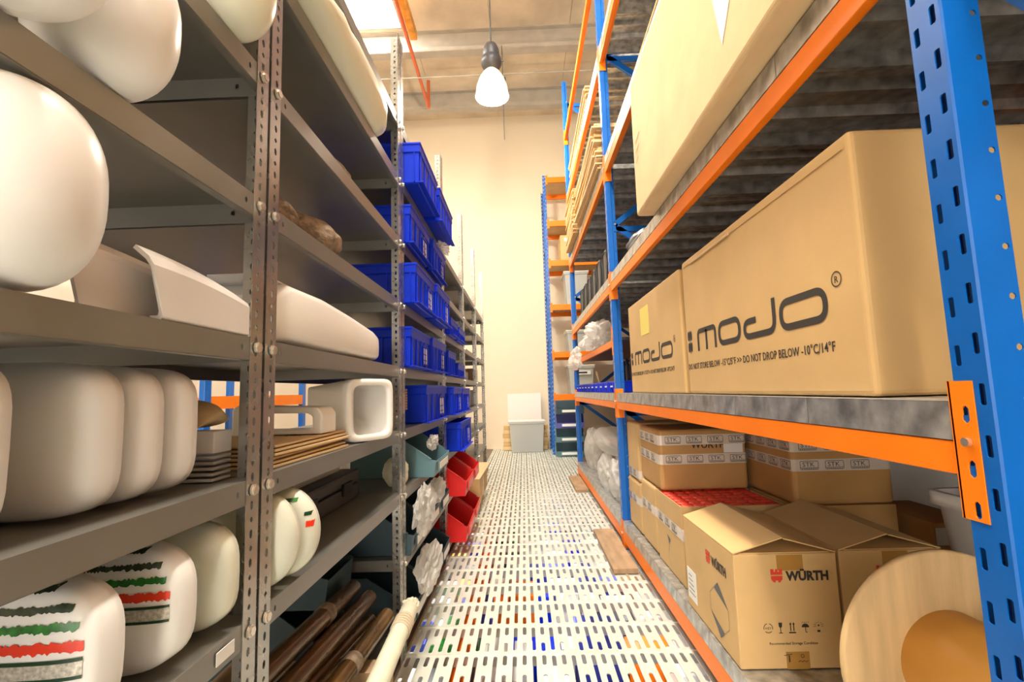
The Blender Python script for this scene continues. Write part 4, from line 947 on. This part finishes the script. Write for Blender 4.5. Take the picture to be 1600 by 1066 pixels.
# black chair backs
for k in range(6):
    t = thing('black_case', 'black rounded plastic case standing on edge in the second bay, ' + ['nearest', 'second', 'third', 'fourth', 'fifth', 'farthest'][k] + ' of six', 'case', (.70, 3.72 + k * .31, 1.922), 0, 'black cases standing on edge in the second bay')
    mb = MB(); mb.rings([[Vector((x, .15 + .10 * sup(2 * PI * j / 28, .35)[0], .155 + .15 * sup(2 * PI * j / 28, .35)[1])) for j in range(28)] for x in (0, .008, .3, .31)]); mb.build('shell', 'black', t)
    MB().tube([(-.004, .15 + .085 * sup(2 * PI * j / 28, .35)[0], .155 + .135 * sup(2 * PI * j / 28, .35)[1]) for j in range(29)], .004, 6).build('rim', 'dark', t)
blob('black_bundle', 'dark bundle lying behind the upper very large box', 'bundle', (.85, 3.0, 1.923), (.16, .25, .11), 40, 'dark', amp=.12)
# white crumpled bags on the intermediate beam
blob('plastic_bag', 'big crumpled white bag bulging from the second bay of the rack', 'bag', (.72, 4.55, 1.472), (.17, .60, .165), 51, 'film', amp=.45, freq=3.2)
blob('plastic_bag', 'lower crumpled white bag hanging over the orange beam', 'bag', (.565, 5.15, 1.31), (.06, .45, .14), 57, 'film', amp=.45, freq=3)
# blue small-part trays with bagged tools
for k in range(10):
    y = 3.56 + k * .255
    t = thing('parts_tray', 'small blue parts tray in the row on the middle deck, ' + ['nearest', 'second nearest', 'third', 'fourth', 'fifth', 'sixth', 'seventh', 'eighth', 'ninth', 'farthest'][k] + ' of ten', 'tray', (.668, y, DT + .001), 0, 'blue parts trays in a row on the middle deck')
    mb = MB(); W_ = .24; D_ = .34; H_ = .085
    def R(o, z): return [Vector((o, o, z)), Vector((D_ - o, o, z)), Vector((D_ - o, W_ - o, z)), Vector((o, W_ - o, z))]
    mb.rings([R(.008, 0), R(.003, H_ - .012), R(0, H_ - .010), R(0, H_), R(.006, H_), R(.012, .006)], smooth=False)
    for q in range(3): mb.box(-.002, .006, .04 + q * .08, .046 + q * .08, .0, H_ - .01)
    mb.build('tray_body', 'bluebin', t); MB().box(-.003, .004, .07, .15, .04, .052).build('label_card', 'paper', t)
for k, (y, l) in enumerate([(3.56, 'nearest'), (3.815, 'second'), (4.07, 'third')]):
    t = thing('clamp', 'black and steel clamp handle poking out of the blue trays, ' + l + ' of three', 'clamp', (.84, y + .055, DT + .010)); MB().tube([(0, 0, 0), (0, 0, .2), (0, .03, .25), (0, .10, .25), (0, .13, .2), (0, .13, .01)], .012, 8).build('handle', 'dark', t); MB().tube([(.02, .02, 0), (.02, .02, .2), (.02, .06, .22)], .008, 8).build('jaw', 'galv', t)
tag(MB().cyl((.75, 4.66, DT + .016), (.72, 4.72, DT + .20), .012).build('wooden_stick', 'card3'), 'pale wooden stick leaning in the blue trays', 'stick')
tag(MB().box(1.66, 1.675, 3.5, 6.15, 1.066, 1.40).build('back_panel', 'lightgrey'), 'grey back panel behind the blue trays', 'panel')
tag(MB().box(1.30, 1.32, 3.55, 6.12, DL, .93).build('kraft_panel', 'card2'), 'tall brown board standing behind the wrapped goods', 'board')
# wrapped goods low in the second bay
t = blob('wrapped_bundle', 'long grey item in clear wrap on the low deck, second bay', 'bundle', (.88, 4.75, DL + .30), (.20, .80, .13), 61, 'film', amp=.10)
blob('wrapped_bundle', 'big milky wrapped bulge at the far end of the low deck', 'bundle', (.80, 5.72, DL), (.12, .36, .26), 63, 'film', amp=.15)
blob('plastic_bag', 'clear bag with a red item inside on the low deck', 'bag', (.755, 4.56, DL), (.09, .29, .18), 66, 'film', amp=.25)
blob('plastic_bag', 'crumpled clear bag beside the blue post on the low deck', 'bag', (.78, 4.05, DL), (.11, .26, .20), 69, 'film', amp=.3)
tag(MB().box(-.05, .05, -.06, .06, 0, .12).build('red_part', 'redcap', None, (.90, 5.1, DL + .001), bevel=.02), 'red part showing through the clear bag', 'part')
carton('very large carton on the upper deck over the viewer, out of frame, added to block light', .70, 1.40, -1.7, .45, 1.924, 2.55, 'card3')  # unseen load added to shade the cartons beyond the near post
carton('white carton behind the clear bags, low deck', 1.02, 1.25, 3.9, 5.6, DL, .50, 'greywhite')
t = thing('black_fitting', 'black ribbed fitting on the low deck next to the blue post', 'fitting', (.76, 3.62, DL + .001)); MB().lathe([(.03, 0), (.035, .02), (.022, .03), (.03, .06), (.02, .07), (.03, .10), (.02, .11), (.028, .14), (.012, .15)], 16).build('fitting_body', 'black', t)
# boards on the floor
for (x0, x1, y0, y1, l) in ((.495, .642, 2.97, 3.80, 'worn wooden board on the floor at the foot of the blue post, nearer one'), (.52, .66, 5.25, 6.1, 'worn wooden board on the floor farther along the rack')):
    tag(MB().box(x0, x1, y0, y1, .0045, .035).build('wooden_board', 'board', bevel=.003), l, 'board')

# ------------------------------------------------------------------ far rack across the end of the aisle
t = thing('pallet_rack', 'blue and orange racking standing across the far end by the cream wall', 'racking', (.46, 8.35, 0))
hr = 4.98
def far_up(x):
    mb = upright_mb(hr, 1); me_o = mb.build('upright', 'blue', t); me_o.rotation_euler = (0, 0, PI / 2); me_o.location = (x, 0, 0)
    o = bpy.data.objects.new('upright', me_o.data); C.objects.link(o); o.parent = t; o.rotation_euler = (0, 0, -PI / 2); o.location = (x, .80, 0)
    for k in range(6): MB().box(x - .012, x + .012, .04, .76, .3 + k * .85, .34 + k * .85).build('brace', 'blue', t)
far_up(.03 - .0); far_up(1.95)
for zt in (4.95, 4.13, 3.40, 2.60, 1.76, 1.02, .22):
    for yy in (.0, .76):
        MB().box(.07, 1.91, yy, yy + .04, zt - .10 if zt > .3 else zt - .06, zt).build('beam', 'orange', t, bevel=.002)
    MB().box(.055, .095, -.006, -.001, zt - .14, zt + .03).build('connector_plate', 'orange', t)
    MB().box(.07, 1.91, .042, .758, zt - .02, zt - .004).build('deck_panel', 'card3' if zt > 3 else 'deck', t)
def fx(v): return v
t, hx, hy, h = carton('ochre cardboard box with a white sticker on the far rack', .74, 1.20, 8.37, 8.9, 3.401, 3.86, 'card')
MB().box(-hx + .07, -hx + .17, -hy - .001, -hy, h - .11, h - .05).build('sticker', 'paper', t); MB().box(.03, .075, -hy - .001, -hy, .09, .26).build('sticker', 'redcap', t)
def clear_box(label, x0, x1, y0, y1, z, H_, m='clear', lid=None, group=None):
    t = thing('storage_box', label, 'storage box', ((x0 + x1) / 2, (y0 + y1) / 2, z + .001), 0, group); hx, hy = (x1 - x0) / 2, (y1 - y0) / 2
    def R(o, zz): return [Vector((-hx + o, -hy + o, zz)), Vector((hx - o, -hy + o, zz)), Vector((hx - o, hy - o, zz)), Vector((-hx + o, hy - o, zz))]
    MB().rings([R(.05, 0), R(.02, H_ - .06), R(.0, H_ - .055), R(0, H_ - .02), R(.008, H_ - .02), R(.025, H_ - .06), R(.056, .006)], smooth=False).build('box_body', m, t, bevel=.004)
    MB().box(-hx - .005, hx + .005, -hy - .005, hy + .005, H_ - .019, H_).build('lid', lid or 'greywhite', t, bevel=.005)
    return t, hx, hy
clear_box('clear storage box on the far rack under the ochre carton', .78, 1.22, 8.38, 8.95, 2.601, .60)
b_, hx, hy = clear_box('greenish storage box on the far rack, second down under the ochre carton', .78, 1.25, 8.38, 8.95, 1.761, .38, lid='cream')
b_, hx, hy = clear_box('clear storage box with a printed label on the far rack at eye level', .78, 1.25, 8.38, 8.95, 1.021, .50, lid='cream')
MB().box(-.12, .16, -hy - .004, -hy - .001, .33, .40).build('label_card', 'paper', b_); MB().box(-.07, .10, -hy - .006, -hy - .004, .35, .38).build('printed_line', 'ink', b_)
for i, (z, m, l) in enumerate([(.005, 'teal', 'teal stacking bin at the very bottom by the far rack'), (.235, 'teal', 'teal stacking bin second from the bottom by the far rack'), (.465, 'purple', 'violet stacking bin between teal ones by the far rack'), (.695, 'dteal', 'dark teal stacking bin topmost by the far rack')]):
    pick_bin(l, (.50 + .01 * i, 8.02, z), .46, .30, .22, m, rz=-PI / 2)
# clear tote, flat cartons and white board at the end of the aisle
b_, hx, hy = clear_box('big translucent tote with white lid at the end of the aisle', -.30, .36, 8.66, 9.02, .005, .56)
blob('dark_bundle', 'dark blue bundle seen inside the translucent tote', 'bundle', (.02, 8.84, .02), (.2, .1, .2), 71, 'dark', amp=.1, sub=3)
for k in range(6):
    tag(MB().box(-.42, .41, 9.06, 9.22, .0, .072).build('flat_carton', 'card' if k % 2 else 'card3', None, (.0 + .01 * (k % 3), 0, .006 + k * .075), bevel=.004), 'flattened carton in the stack behind the translucent tote', 'flat carton', 'flattened cartons stacked behind the tote')
tag(MB().box(-.32, .32, 9.25, 9.28, .005, 1.05).build('white_board', 'paper'), 'tall off-white panel leaning on the back wall behind the tote', 'panel')

# racking of the next aisle, glimpsed through the left shelves
t = thing('pallet_rack', 'blue post and orange beam of racking in the next aisle, seen through the left shelves', 'racking', (-2.4, 4.4, 0))
for y in (-.8, .8):
    for x in (0, -.8): MB().box(x - .045, x, y - .04, y + .04, 0, 3.2).build('upright', 'blue', t, bevel=.004)
for z in (1.03, 2.2):
    for x in (0, -.8): MB().box(x - .045, x, -.76, .76, z, z + .10).build('beam', 'orange', t)
MB().box(-.80, -.045, -.76, .76, 1.08, 1.10).build('deck_panel', 'deck', t)
